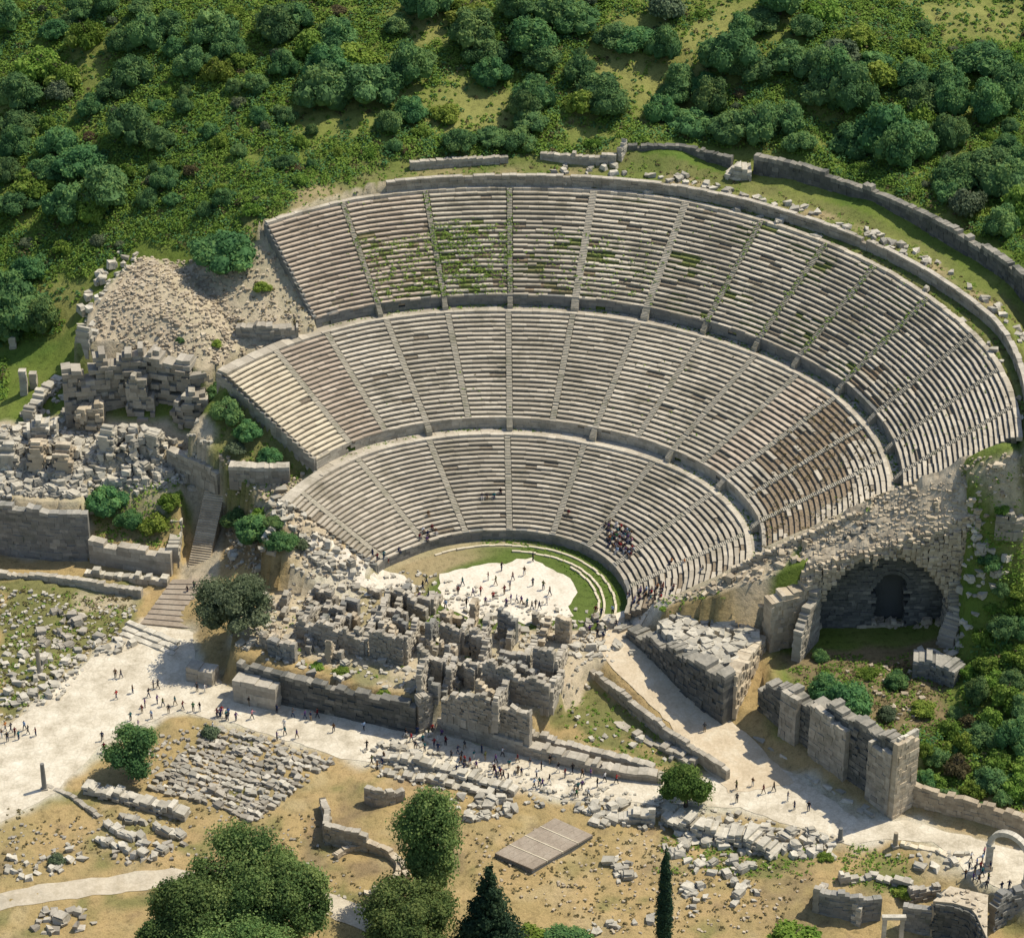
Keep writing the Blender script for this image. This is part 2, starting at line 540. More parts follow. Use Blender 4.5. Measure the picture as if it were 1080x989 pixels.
def flank_z(x, y):
    return 2.0 + np.clip((np.hypot(x, y) - 18.5) / 56, 0, 1.1) * 31.0 - np.clip(-y - 3.5, 0, 9) * (.25 + .75 * np.clip((x - 36) / 28, 0, 1))


def height(x, y):
    x, y = np.asarray(x, float), np.asarray(y, float)
    z = rbf(x, y) + 0.35 * vnoise(x, y, 6.0, 3) + 0.18 * vnoise(x, y, 2.2, 5)
    # raised ground behind the left street wall, behind the right tower wall
    s = poly_sdf(x, y, TERRACE_LEFT)
    z = np.where(s < 0, np.maximum(z, 4.2 + 0.4 * vnoise(x, y, 3, 9)), z)
    s2 = poly_sdf(x, y, TERRACE_RIGHT)
    z = np.where(s2 < 0, np.maximum(z, 0.8 + 0.5 * vnoise(x, y, 3, 8)), z)
    yw = 25.0 - (x + 83.5) * 0.263
    lowb = (x > -70) & (x < -53.5) & (y > yw) & (s > 0) & (y < 36)
    z = np.where(lowb, -1.3 + 6.0 * sstep((y - yw - 1) / 10.5) + 0.5 * vnoise(x, y, 2.5, 14), z)
    z = np.where((y < yw) & (y > yw - 9) & (x < -52.5), np.minimum(z, -5 + 0.15 * vnoise(x, y, 3, 2)), z)
    # rubble mound of the collapsed left wing
    m = poly_sdf(x + 0.5 * vnoise(x, y, 4, 1), y + 0.5 * vnoise(x, y, 4, 2), MOUND)
    zm = 19.0 + (y - 40) * 0.235 + 0.25 * vnoise(x, y, 2.0, 4)
    zm = zm - 1.0 * sstep((x + 56) / 12) + 2.6 * sstep(-m / 8.0)
    z = np.where(m < 0, np.maximum(z, zm), z)
    # right flank: the broken vaults carry the rubble slope up to the niche wall
    f = poly_sdf(x, y, FLANK)
    zf = flank_z(x, y) + 0.3 * vnoise(x, y, 1.8, 6)
    z = np.where(f < 0, zf, z)
    below = (y < NICHE_Y + 0.2) & (x > 33) & (x < 68) & (f > 0) & (y > -40)
    below = below | ((x > 45.2) & (x < 67.6) & (y > -11.6) & (y < -6.1)) | ((x > 55.2) & (x < 60.6) & (y > -7) & (y < -3.8))
    z = np.where(below, np.minimum(z, 1.2 + np.clip((x - 60) * .3, 0, 3)), z)
    # stage terrace
    s = poly_sdf(x, y, STAGE)
    z = np.where(s < 0, -0.25 + 0.15 * vnoise(x, y, 3, 7), z)
    low = (s > 0) & (s < 14) & (y < 2) & (x < 12) & (x > -60)
    z = np.where(low & (poly_sdf(x, y, STREET) > 0), np.minimum(z, np.where(x < -35, z, -2.2)), z)
    # street and ramp
    ax = RAMP_BOT - RAMP_TOP
    L = np.hypot(*ax)
    u = ((x - RAMP_TOP[0]) * ax[0] + (y - RAMP_TOP[1]) * ax[1]) / L / L
    s = poly_sdf(x, y, RAMP)
    zr = -0.3 - 4.65 * np.clip(u, 0, 1)
    z = np.where(s < 2.5, zr * (1 - sstep(s / 2.5)) + z * sstep(s / 2.5), z)
    s = poly_sdf(x, y, STREET)
    z = np.where((s < 2.5) & (poly_sdf(x, y, RAMP) > 0), -5.0 * (1 - sstep(s / 2.5)) + z * sstep(s / 2.5), z)
    z = np.where((s < 0) & (poly_sdf(x, y, RAMP) > 0), -5.0, z)
    # rubble banked against the open left ends of the tiers
    r = np.hypot(x, y)
    th = np.degrees(np.arctan2(x, y))
    for La, ra_, rb_, gap_, fall in ((L1, 23.0, 40.0, .35, .45), (L2, 39.5, 61.5, 3.2, .55)):
        dd = r * np.sin(np.radians(np.clip(La - th, 0, 60)))
        bank = (th < La) & (th > La - 25) & (r > ra_) & (r < rb_) & (dd < 9)
        za_b = np.interp(r, [19, 23.3, 38.3, 40.6, 59.5], [0, Z_A, Z_B, Z_C, Z_D])
        z = np.where(bank, np.maximum(z, za_b - gap_ - dd * fall + .25 * vnoise(x, y, 1.6, 17)), z)
    # the bowl under the seats
    inside = in_cavea(x, y, 0.0)
    z = np.where(inside & ~((x > 55.2) & (x < 60.6) & (y < -3.8)), cavea_z(x, y) - 1.6, z)
    z = np.where((np.hypot(x, y) < r_A(np.degrees(np.arctan2(x, y))) + .3) & (y > -5.5), 0.0, z)
    # the band between the last row and the rear gallery wall, and the shelf behind it
    r = np.hypot(x, y)
    th = np.degrees(np.arctan2(x, y))
    band = (r >= r_F(th) + .9) & (r < r_G(th) + 0.5) & (th > -33) & (th < 96)
    z = np.where(band, Z_F - 0.15 + 0.12 * vnoise(x, y, 1.5, 12), z)
    shelf = sstep(1 - (r - r_G(th) - 0.5) / 7.0)
    z = np.where((r >= r_G(th) + .5) & (r < r_G(th) + 7.5) & (th > -18) & (th < 97), (Z_F + 1.5) * shelf + z * (1 - shelf), z)
    return z


GX = np.concatenate([-112 - np.geomspace(1, 1600, 26)[::-1], np.arange(-112, 112.01, 0.75), 112 + np.geomspace(1, 1600, 26)])
GY = np.concatenate([-100 - np.geomspace(1, 1600, 26)[::-1], np.arange(-100, 150.01, 0.75), 150 + np.geomspace(1, 2500, 26)])
XX, YY = np.meshgrid(GX, GY)
ZZ = height(XX, YY)
far = np.maximum(np.maximum(np.abs(XX) - 135, YY - 175), -YY - 125)
fl = np.where(YY > 0, 52.0, -6.0) * sstep((YY + 60) / 160) + -6.0 * (1 - sstep((YY + 60) / 160))
k_ = sstep(far / 120)
ZZ = ZZ * (1 - k_) + fl * k_
ix0, iy0 = 26, 26


def hz(x, y):
    """bilinear height of the terrain mesh"""
    i = min(max(int(np.searchsorted(GX, x)) - 1, 0), len(GX) - 2)
    j = min(max(int(np.searchsorted(GY, y)) - 1, 0), len(GY) - 2)
    u = (x - GX[i]) / (GX[i + 1] - GX[i])
    v = (y - GY[j]) / (GY[j + 1] - GY[j])
    return float((ZZ[j, i] * (1 - u) + ZZ[j, i + 1] * u) * (1 - v) + (ZZ[j + 1, i] * (1 - u) + ZZ[j + 1, i + 1] * u) * v)


def surf(x, y):
    z = hz(x, y)
    if bool(in_cavea(x, y, 0.0)):
        z = max(z, float(cavea_z(x, y)))
    return z


def G(px, py, f=hz, z0=75.0, z1=-14.0):
    """where the sight line through a photo pixel meets the ground"""
    d = ray(px, py)
    z = z0
    last = None
    while z > z1:
        t = (z - CAM_Z) / d[2]
        x, y = d[0] * t, CAM_Y + d[1] * t
        h = f(x, y)
        if h >= z:
            if last is None:
                return (x, y, h)
            a, b = last, z
            for _ in range(12):
                mz = (a + b) / 2
                t = (mz - CAM_Z) / d[2]
                x, y = d[0] * t, CAM_Y + d[1] * t
                if f(x, y) >= mz:
                    b = mz
                else:
                    a = mz
            t = (b - CAM_Z) / d[2]
            return (d[0] * t, CAM_Y + d[1] * t, b)
        last = z
        z -= 0.5
    t = (z1 - CAM_Z) / d[2]
    return (d[0] * t, CAM_Y + d[1] * t, z1)


def GP(pts, f=hz):
    return [G(p[0], p[1], f)[:2] for p in pts]


# ground colours: what grows or lies where
C_HILL, C_LUSH, C_CLEAR = (0.145, 0.190, 0.036), (0.100, 0.165, 0.030), (0.285, 0.275, 0.085)
C_DRY, C_SOIL, C_TAN, C_PALE, C_WEED = (0.43, 0.305, 0.142), (0.24, 0.17, 0.10), (0.52, 0.425, 0.295), (0.60, 0.53, 0.41), (0.20, 0.19, 0.07)
nx1, nx2 = vnoise(XX, YY, 5, 21), vnoise(XX, YY, 2, 22)
gx, gy = XX + 1.6 * vnoise(XX, YY, 3.5, 23) + .5 * nx2, YY + 1.6 * vnoise(XX, YY, 3.5, 24) + .5 * nx1
colr = np.empty(XX.shape + (3,))
colr[:] = C_HILL


def paint(mask, c, soft=None):
    a = np.clip(mask, 0, 1)[..., None]
    colr[:] = colr * (1 - a) + np.array(c) * a


def zone(pts, c, amt=1.0, soft=1.5, patch=0.0, world=False, f=hz):
    P = pts if world else GP(pts, f)
    s = poly_sdf(gx, gy, P)
    mk = sstep(0.5 - s / soft) * amt
    if patch:
        mk = mk * sstep(0.5 + (vnoise(XX, YY, 4, 31) + .6 * vnoise(XX, YY, 1.6, 32)) / patch)
    paint(mk, c)


paint(sstep(0.45 + (vnoise(XX, YY, 16, 41) + 0.7 * vnoise(XX, YY, 5, 42) + .5 * nx2) * .6) * .5, C_CLEAR)
paint(sstep(0.1 + (vnoise(XX, YY, 9, 43) + .6 * nx1 + .5 * nx2) * .8) * .8, C_LUSH)
zone([(430, 0), (520, 0), (500, 30), (440, 60)], C_CLEAR, .9, 5.0)
zone([(590, 140), (640, 20), (720, 30), (760, 0), (800, 0), (760, 60), (730, 110), (690, 150), (660, 110)], C_CLEAR, .9, 5.0)
zone([(440, 130), (480, 80), (560, 120), (520, 140), (480, 145)], C_CLEAR, .9, 5.0)
zone([(940, 0), (1080, 0), (1080, 40), (1000, 40)], C_CLEAR, .9, 5.0)
zone([(30, 290), (90, 290), (90, 330), (60, 355)], C_CLEAR, .8, 4.0)
# everything of the town below the hill
zone([(-130, -110), (130, -110), (130, -54), (72, -46), (40, -30), (40, -12), (30, 0), (-30, 20), (-50, 24), (-130, 26)], C_DRY, world=True, soft=3)
town = sstep(0.5 - poly_sdf(gx, gy, [(-130, -110), (130, -110), (130, -56), (72, -50), (40, -34), (-30, -22), (-60, -20), (-130, -30)]) / 3)
paint(town * sstep(.1 + vnoise(XX, YY, 7, 33) + .7 * vnoise(XX, YY, 2.2, 34)) * .75, (0.34, 0.26, 0.12))
paint(town * sstep(-.15 + vnoise(XX, YY, 5, 35) + .8 * vnoise(XX, YY, 1.7, 36)) * .4, (0.52, 0.41, 0.24))
paint(town * sstep(-.35 + vnoise(XX, YY, 6, 37) + .8 * vnoise(XX, YY, 2.0, 38)) * .85, C_WEED)
paint(town * sstep(-.5 + vnoise(XX, YY, 4, 39) + .8 * vnoise(XX, YY, 1.5, 40)) * .8, C_SOIL)
zone([(0, 610), (150, 612), (150, 650), (90, 690), (40, 740), (0, 765)], C_WEED)
zone([(60, 612), (155, 625), (130, 660), (60, 640)], C_TAN, .7, patch=.8)
zone([(240, 690), (300, 600), (420, 600), (440, 640), (640, 650), (640, 700), (560, 750), (440, 735)], C_TAN)
zone([(300, 690), (400, 700), (430, 730), (330, 710)], C_WEED, .8, patch=.8)
zone([(585, 735), (625, 720), (770, 812), (700, 815), (590, 770)], C_WEED, 1.0)
zone([(640, 770), (720, 780), (740, 800), (680, 800)], C_DRY, .7, patch=.8)
zone([(330, 830), (420, 810), (500, 880), (420, 930), (330, 920)], C_SOIL, .75, patch=1.2)
zone([(690, 860), (860, 880), (840, 920), (700, 915)], C_WEED, .9, patch=.8)
zone([(890, 890), (960, 900), (960, 950), (880, 930)], C_WEED, 1, patch=1.2)
zone([(960, 880), (1030, 890), (1040, 930), (970, 930)], C_TAN, .9)
zone([(800, 920), (900, 900), (860, 989), (780, 989)], C_SOIL, .6, patch=1.0)
zone([(210, 490), (240, 490), (230, 620), (195, 620)], C_TAN)
zone([(-20, 534), (-20, 450), (70, 440), (200, 455), (235, 480), (220, 540), (120, 560), (100, 538)], C_TAN)
zone([(-130, 23), (-130, 32), (-69, 30), (-69.6, 21)], C_TAN, .9, world=True)
zone([(95, 500), (200, 510), (190, 570), (100, 560)], C_WEED, .8, patch=.9)
zone(MOUND, C_TAN, world=True, soft=1.0)
zone([(200, 280), (300, 260), (345, 340), (330, 395), (235, 410)], C_TAN, .95)
zone([(250, 380), (330, 500), (300, 540), (230, 480)], C_WEED, .9)
zone([(270, 500), (330, 505), (300, 530), (385, 598), (310, 590), (270, 540)], C_TAN, .9)
zone([(240, 540), (300, 540), (330, 590), (240, 600)], C_SOIL, .8)
zone([(650, 655), (790, 590), (930, 530), (1085, 470), (1085, 590), (1000, 600), (860, 600), (800, 650)], C_TAN)
zone([(690, 650), (760, 625), (770, 650), (700, 660)], C_WEED, .8, patch=1.)
zone([(1020, 560), (1085, 540), (1085, 610), (1020, 650)], C_WEED, .7, patch=1.)
zone([(820, 700), (860, 680), (1000, 675), (1000, 760), (950, 780), (860, 750)], C_SOIL, .85)
zone([(650, 640), (720, 630), (700, 655), (650, 668)], C_PALE, 1.0)
zone([(330, 592), (420, 592), (440, 640), (330, 620)], C_PALE, .8)
rr, tt = np.hypot(XX, YY), np.degrees(np.arctan2(XX, YY))
paint(((rr > r_F(tt) + .5) & (rr < r_G(tt) + 7) & (tt > -34) & (tt < 97)) * (0.55 + 0.45 * nx1), C_WEED)
paint(((rr > r_G(tt) + .5) & (rr < r_G(tt) + 4) & (tt > -34) & (tt < 97)) * sstep(.3 + nx1), (0.36, 0.28, 0.15))
paint(((rr > r_F(tt) - 1) & (rr < r_F(tt) + 2.2) & (tt > -33) & (tt < -12)) * 0.9, C_TAN)
orch = sstep((r_A(tt) + .8 - rr) / 1.0) * (YY > -6)
paint(orch, (0.115, 0.155, 0.035))
paint(orch * sstep((-tt - 5) / 30 + .3 * nx1) * sstep((rr - 13.5) / 2), (0.36, 0.28, 0.15))
paint(orch * sstep((rr - r_A(tt) + 2.5 + .8 * nx1) / 1.2) * sstep((30 - tt) / 30), (0.40, 0.33, 0.19))
paint(sstep(.8 - poly_sdf(gx, gy, STREET) / 2.5), C_PALE)

nyv, nxv = XX.shape
verts = np.stack([XX, YY, ZZ], -1).reshape(-1, 3)
ii = np.arange(nyv * nxv).reshape(nyv, nxv)
quads = np.stack([ii[:-1, :-1], ii[:-1, 1:], ii[1:, 1:], ii[1:, :-1]], -1).reshape(-1, 4)
me = bpy.data.meshes.new('ground')
me.vertices.add(len(verts))
me.vertices.foreach_set('co', verts.reshape(-1).astype(np.float32))
me.loops.add(quads.size)
me.loops.foreach_set('vertex_index', quads.reshape(-1).astype(np.int32))
me.polygons.add(len(quads))
me.polygons.foreach_set('loop_start', np.arange(0, quads.size, 4, dtype=np.int32))
me.polygons.foreach_set('loop_total', np.full(len(quads), 4, dtype=np.int32))
me.update(calc_edges=True)
ca = me.attributes.new('ground', 'FLOAT_COLOR', 'POINT')
ca.data.foreach_set('color', np.concatenate([colr.reshape(-1, 3), np.ones((len(verts), 1))], 1).reshape(-1).astype(np.float32))
me.materials.append(M['ground'])
me.polygons.foreach_set('use_smooth', np.ones(len(quads), bool))
og = bpy.data.objects.new('ground', me)
COL.objects.link(og)
tag(og, 'grassy hillside and dry excavated ground around the theatre', 'ground', kind='structure')


def sheet(name, poly, lift, mat, step=1.2, jag=0.35, zf=hz):
    """a thin surface that follows the ground inside an uneven outline"""
    P = []
    for i in range(len(poly)):
        a, b = np.array(poly[i - 1]), np.array(poly[i])
        n = max(1, int(np.hypot(*(b - a)) / step))
        for k in range(n):
            q = a + (b - a) * k / n
            P.append((q[0] + jag * float(vnoise(q[0], q[1], 1.3, 51)), q[1] + jag * float(vnoise(q[0], q[1], 1.3, 52))))
    xs, ys = [p[0] for p in P], [p[1] for p in P]
    gxx, gyy = np.meshgrid(np.arange(min(xs), max(xs), step), np.arange(min(ys), max(ys), step))
    s = poly_sdf(gxx, gyy, P)
    pts = [Vector(p) for p in P] + [Vector((a, b)) for a, b, d in zip(gxx.ravel(), gyy.ravel(), s.ravel()) if d < -0.4 * step]
    ed = [(i, (i + 1) % len(P)) for i in range(len(P))]
    v2, _, fc, *_ = geometry.delaunay_2d_cdt(pts, ed, [], 1, 1e-4)
    mb = MB()
    mb.v = [(p.x, p.y, zf(p.x, p.y) + lift) for p in v2]
    for f in fc:
        if sum((v2[f[i - 1]].x - v2[f[i]].x) * (v2[f[i - 1]].y + v2[f[i]].y) for i in range(3)) < 0:
            f = f[::-1]
        mb.f.append(tuple(f))
        mb.t.append(.5)
        mb.m.append(0)
    o = mb.build(name, mat)
    return o


tag(sheet('marble_street', STREET, 0.05, M['street']), 'wide pale marble street running in front of the theatre', 'street', kind='structure')
tag(sheet('theatre_ramp', RAMP, 0.07, M['ramp'], zf=lambda x, y: hz(x, y) + 0.02), 'sandy ramp climbing from the street to the orchestra', 'ramp', kind='structure')
ORCH_PX = [(465, 606), (500, 597), (530, 594), (548, 590), (562, 588), (575, 598), (596, 606), (606, 615), (607, 628), (600, 640), (604, 650), (560, 658), (500, 652), (465, 640), (462, 620)]
tag(sheet('orchestra_floor', PW(ORCH_PX, 0), 0.05, M['orchestra'], 1.0, 0.5), 'bright bare floor at the middle of the orchestra', 'floor', kind='structure')
tag(sheet('dirt_track', GP([(-30, 965), (-30, 948), (60, 930), (182, 914), (330, 935), (400, 962), (395, 985), (320, 955), (182, 935), (90, 945)]), 0.05, M['track']), 'pale dusty track curving through dry grass', 'track', kind='structure')
tag(sheet('parodos_path', PW([(634, 650), (660, 645), (720, 640), (704, 655), (668, 664), (640, 675)], -0.2), 0.06, M['orchestra'], 1.0, .4), 'pale trodden path leading into the orchestra', 'path', kind='structure')
tag(sheet('stage_path', PW([(318, 612), (335, 600), (385, 598), (425, 608), (440, 620), (400, 622), (350, 618)], -0.2), 0.06, M['orchestra'], 1.0, .4), 'pale trodden path behind the stage ruins', 'path', kind='structure')

# ------------------------------------------------------------------ the theatre
theatre = empty('ancient_theatre', (0, 0, 0))
tag(theatre, 'large ancient open-air theatre with three tiers of stone seating', 'theatre')
S1A = [-61.5, -41.3, -21.5, -1.2, 19.6, 39.6, 60.5, 81.0]
S2A = [-40.9, -31.2, -20.8, -10.6, -0.6, 10.1, 21.2, 32.4, 42.7, 51.6, 60.5, 70.0, 80.5]
S3A = [-21.4, -10.8, -0.3, 10.2, 21.9, 32.2, 41.8, 49.8, 59.8, 69.8, 78.4, 87.0]


def dmg(tier, row, th):
    """(share of missing blocks, tone of the footing) at a place of the seating"""
    miss, tone = 0.02, 0.08
    x = row
    if tier == 2 and th > 60.5:
        k = 0.0
        if 60.5 < th < 73 and x > 5:
            k = 0.8
        if 66 < th < 86 and 1 < x < 17:
            k = max(k, 0.85)
        if 80 < th and x < 10:
            k = max(k, 0.7)
        if k:
            n = float(vnoise(th, row, 4.5, 61))
            return (max(0.06, k + 0.45 * n), 0.40 + .22 * float(vnoise(th, row, 1.3, 67)))
    if tier == 2 and th < -31:
        return (0.01, 0.05)
    if tier == 3:
        n = float(vnoise(th * 0.9, row * 1.0, 4.0, 62))
        if -21.4 < th < 12 and row < 16:
            g = 0.16 + 0.5 * n
            if -12 < th < -5 and 4 < row < 14:
                g += 0.4
            if g > 0.18:
                return (min(0.5, g * .8), .55 + .45 * min(1, max(0, .5 + float(vnoise(th, row, 1.5, 63)))))
            return (0.12, 0.25)
        if 12 < th < 60:
            return (0.05 + max(0, 0.3 * n - .05), 0.9 if n > .25 else 0.15)
        if 57 < th < 72 and row < 9:
            return (0.25 + .3 * n, 0.45)
        if th < -21.4:
            return (0.02, 0.1)
    if tier == 1 and th > 78:
        return (0.12, 0.3)
    if tier == 1:
        return (0.015, 0.12)
    return (miss, tone)


def wedge(tier, ta, tb, rin, rout, z0, z1, n, parent, left_open=False, right_y=None, clean=False, brown=False):
    mb = MB()
    rise = (z1 - z0) / n
    wtone = random.uniform(-0.2, 0.16)
    for i in range(n):
        zt = z0 + rise * i + 0.0
        rm = float(rin((ta + tb) / 2) + (rout((ta + tb) / 2) - rin((ta + tb) / 2)) * i / n)
        gap = math.degrees(0.55 / rm)
        a = ta + (0.0 if left_open else gap)
        b = tb - gap
        if right_y is not None:
            b = right_end(rm, right_y) + random.uniform(-0.5, 0.5)
        if b - a < 0.3:
            continue
        # footing step under the row
        ns = max(1, int((b - a) / 2.0))
        for k in range(ns):
            t1, t2 = a + (b - a) * k / ns, a + (b - a) * (k + 1) / ns
            _, tone = dmg(tier, i, (t1 + t2) / 2)
            q = []
            for (tt_, fr) in ((t1, i), (t2, i), (t2, i + 1.05), (t1, i + 1.05)):
                q.append((tt_, float(rin(tt_) + (rout(tt_) - rin(tt_)) * fr / n)))
            zz = zt - (0.10 if (clean or tier == 1 and t1 < -20 or tier == 2 and t1 < -30) else 0.14)
            p = [pol(r_, t_, zz - 0.9) for t_, r_ in q] + [pol(r_, t_, zz) for t_, r_ in q]
            mb.hexa([p[1], p[0], p[3], p[2], p[5], p[4], p[7], p[6]], tone, 1)
        # seat blocks
        s = a
        while s < b - 0.05:
            ln = math.degrees(random.uniform(1.5, 3.2) / rm)
            e = min(b, s + ln)
            if b - e < math.degrees(0.7 / rm):
                e = b
            ms, tone = dmg(tier, i, (s + e) / 2)
            if random.random() > ms:
                g = math.degrees(0.012 / rm)
                dz = random.gauss(0, 0.022) * (2.2 if ms > .1 else 1)
                dr = random.gauss(0, 0.03) * (2.2 if ms > .1 else 1)
                q = []
                for (tt_, fr) in ((s + g, i), (e - g, i), (e - g, i + 0.66), (s + g, i + 0.66)):
                    q.append((tt_, float(rin(tt_) + (rout(tt_) - rin(tt_)) * fr / n) + dr - (0.10 if fr == i else 0)))
                zz = zt + dz
                tn = min(1, max(0, 0.5 + wtone + random.gauss(0, 0.16) + .22 * float(vnoise(rm * (s + e) / 114, rm, 5.0, 66))))
                if random.random() < .025:
                    dr += random.uniform(-.35, .1)
                    dz -= random.uniform(0, .2)
                tl = random.gauss(0, 0.012)
                p = [pol(r_, t_, zz - 0.27) for t_, r_ in q] + [pol(r_, t_, zz + (tl if kk in (0, 3) else -tl)) for kk, (t_, r_) in enumerate(q)]
                mb.hexa([p[1], p[0], p[3], p[2], p[5], p[4], p[7], p[6]], tn, 0, True)
            s = e
    return mb.build('seat_wedge', [M['newseat'] if clean else (M['brownseat'] if brown else M['seat']), M['core']], parent)


def stairway(th, rin, rout, z0, z1, n, parent, drop=0.0, wdt=0.95, tone=.5, front=0.0):
    mb = MB()
    steps = n * 3
    a = float(rin(th))
    b = float(rout(th))
    for k in range(-int(front / .20), steps):
        fr = k / steps
        r0, r1 = a + (b - a) * fr, a + (b - a) * (k + 1.06) / steps
        if k < 0:
            r0, r1 = a + k * 0.17, a + (k + 1.06) * 0.17
        z = z0 + (z1 - z0) * fr - 0.02 + random.gauss(0, 0.012)
        if random.random() < 0.04:
            z -= 0.12
        t = R(th)
        ux, uy = math.sin(t), math.cos(t)
        nx, ny = uy, -ux
        w = wdt / 2 + random.uniform(-.04, .06)
        p = [(ux * r_ + nx * s_, uy * r_ + ny * s_) for r_, s_ in ((r0, w), (r0, -w), (r1, -w), (r1, w))]
        mb.hexa([(x, y, z - 0.6 - (2.0 if k < 0 else 0)) for x, y in p] + [(x, y, z) for x, y in p], min(1, max(0, tone + random.gauss(0, .12))))
    return mb.build('stairway', M['stair'], parent)


def arc_ring(mb, t0, t1, rfn_in, rfn_out, zt, depth, step, jz=0.0, jr=0.0, tone=.5, mat=0, miss=0.0, gaps=()):
    """a curved course of stone blocks"""
    t = t0
    while t < t1 - 0.02:
        rm = float(rfn_in(t))
        e = min(t1, t + math.degrees(random.uniform(0.7, 1.3) * step / rm))
        if t1 - e < 0.3:
            e = t1
        if random.random() >= miss and not any(abs((t + e) / 2 - g) < w for g, w in gaps):
            g = math.degrees(0.012 / rm)
            dz, dr = random.gauss(0, jz), random.gauss(0, jr)
            q = [(t + g, float(rfn_in(t)) + dr), (e - g, float(rfn_in(e)) + dr), (e - g, float(rfn_out(e)) + dr), (t + g, float(rfn_out(t)) + dr)]
            p = [pol(r_, t_, zt + dz - depth) for t_, r_ in q] + [pol(r_, t_, zt + dz) for t_, r_ in q]
            mb.hexa([p[1], p[0], p[3], p[2], p[5], p[4], p[7], p[6]], min(1, max(0, tone + random.gauss(0, .17))), mat)
        t = e


def end_face(mb, th, rin, rout, z0, z1, zb, flip, n=14, tone=.4):
    """masonry side of a tier at its open end"""
    w = R(th)
    ux, uy = math.sin(w), math.cos(w)
    nx, ny = (uy, -ux) if flip else (-uy, ux)
    a, b = float(rin(th)), float(rout(th))
    for k in range(n):
        r0, r1 = a + (b - a) * k / n, a + (b - a) * (k + 1) / n
        zt = z0 + (z1 - z0) * (k + .5) / n - 0.12
        z = zb
        while z < zt - 0.1:
            h = min(0.65, zt - z)
            th_ = 0.35 + random.uniform(-.05, .05)
            p = [(ux * r_ + nx * s_, uy * r_ + ny * s_) for r_, s_ in ((r0, -0.3), (r1, -0.3), (r1, th_), (r0, th_))]
            if flip:
                p = [p[1], p[0], p[3], p[2]]
            mb.hexa([(x, y, z) for x, y in p] + [(x, y, z + h - .015) for x, y in p], min(1, max(0, tone + random.gauss(0, .18))))
            z += h


# tier one: podium wall, seats, walkway
tier = MB()
for zc in (0.62, 1.26, 1.88):
    arc_ring(tier, L1, 104, lambda t: r_A(t) - 0.12, lambda t: r_A(t) + .5, zc, 0.64, 1.4, 0.012, 0.02, 0.32, 0)
arc_ring(tier, L1 + 14, 97, lambda t: r_B(t) - 0.1, lambda t: r_B(t) + .75, Z_B + .02, 0.5, 1.8, 0.02, 0.03, 0.75, 1)
arc_ring(tier, L2, 96, lambda t: r_B(t) + .76, lambda t: r_C(t) + .3, Z_B - .06, 0.6, 1.6, 0.02, 0.0, 0.5, 1)
arc_ring(tier, L1, L2, lambda t: r_B(t) - .1, lambda t: r_C(t) - .4, Z_B - .1, 0.6, 1.6, 0.03, 0.0, 0.6, 1)
end_face(tier, L1, r_A, lambda t: r_C(t) - .4, Z_A, Z_B, -1.5, False)
end_face(tier, L2 - .6, r_B, r_C, Z_B, Z_B, 2, False, 3)
tier1 = tier.build('lower_tier', [M['greywall'], M['seat']], theatre)
# tier two
tier = MB()
for zc in (10.62, 11.26, 11.88):
    arc_ring(tier, L2, 95, lambda t: r_C(t) - 0.1, lambda t: r_C(t) + .5, zc, 0.64, 1.5, 0.012, 0.03, 0.62, 0, 0.02, [(s, .8) for s in (S2A[0],)])
arc_ring(tier, L3, 94, lambda t: r_D(t) - 0.05, lambda t: r_D(t) + .6, Z_D + .02, 0.5, 1.8, 0.02, 0.03, 0.65, 1)
arc_ring(tier, L3, 93, lambda t: r_D(t) + .61, lambda t: r_E(t) + .3, Z_D - .08, 0.6, 1.6, 0.02, 0.0, 0.30, 1)
arc_ring(tier, L2, L3, lambda t: r_D(t) - .05, lambda t: r_E(t) - .2, Z_D - .05, 0.6, 1.6, 0.05, 0.0, 0.4, 1)
end_face(tier, L2, r_C, lambda t: r_E(t) - .2, Z_C, Z_D, 4.0, False, 18)
tier2 = tier.build('middle_tier', [M['masonry'], M['seat']], theatre)
# tier three
tier = MB()
for zc in (21.65, 22.32, 22.95):
    arc_ring(tier, L3, 94, lambda t: r_E(t) - 0.1, lambda t: r_E(t) + .5, zc, 0.66, 1.5, 0.02, 0.03, 0.22, 0, 0.02)
arc_ring(tier, L3, 94, lambda t: r_F(t), lambda t: r_F(t) + .9, Z_F - .05, 0.7, 1.6, 0.03, 0.05, 0.6, 1, 0.0)
end_face(tier, L3, r_E, lambda t: r_F(t) + .6, Z_E, Z_F, 19.5, False, 18)
tier3 = tier.build('upper_tier', [M['greywall'], M['seat']], theatre)

e1 = [L1] + S1A + [104]
for k in range(len(e1) - 1):
    wedge(1, e1[k], e1[k + 1], r_A, r_B, Z_A, Z_B, N1, tier1, k == 0, -4.5 if k == len(e1) - 2 else None)
for s in S1A:
    stairway(s, r_A, r_B, Z_A, Z_B, N1, tier1, tone=.55)
e2 = [L2] + S2A + [94]
for k in range(len(e2) - 1):
    wedge(2, e2[k], e2[k + 1], r_C, r_D, Z_C, Z_D, N2, tier2, k == 0, -2.8 if k == len(e2) - 2 else None, clean=(k == 0), brown=k in (1, 10))
for s in S2A:
    stairway(s, r_C, r_D, Z_C, Z_D, N2, tier2, tone=.5, front=1.6 if s in S2A[2::2] else 0)
e3 = [L3] + S3A + [94]
for k in range(len(e3) - 1):
    wedge(3, e3[k], e3[k + 1], r_E, r_F, Z_E, Z_F, N3, tier3, k == 0, -4.2 if k == len(e3) - 2 else None, brown=k in (0, 1))
for k, s in enumerate(S3A):
    stairway(s, r_E, r_F, Z_E, Z_F, N3, tier3, wdt=1.25 if k in (3, 4) else 0.85, tone=.95 if k in (3, 4) else .3, front=1.7)
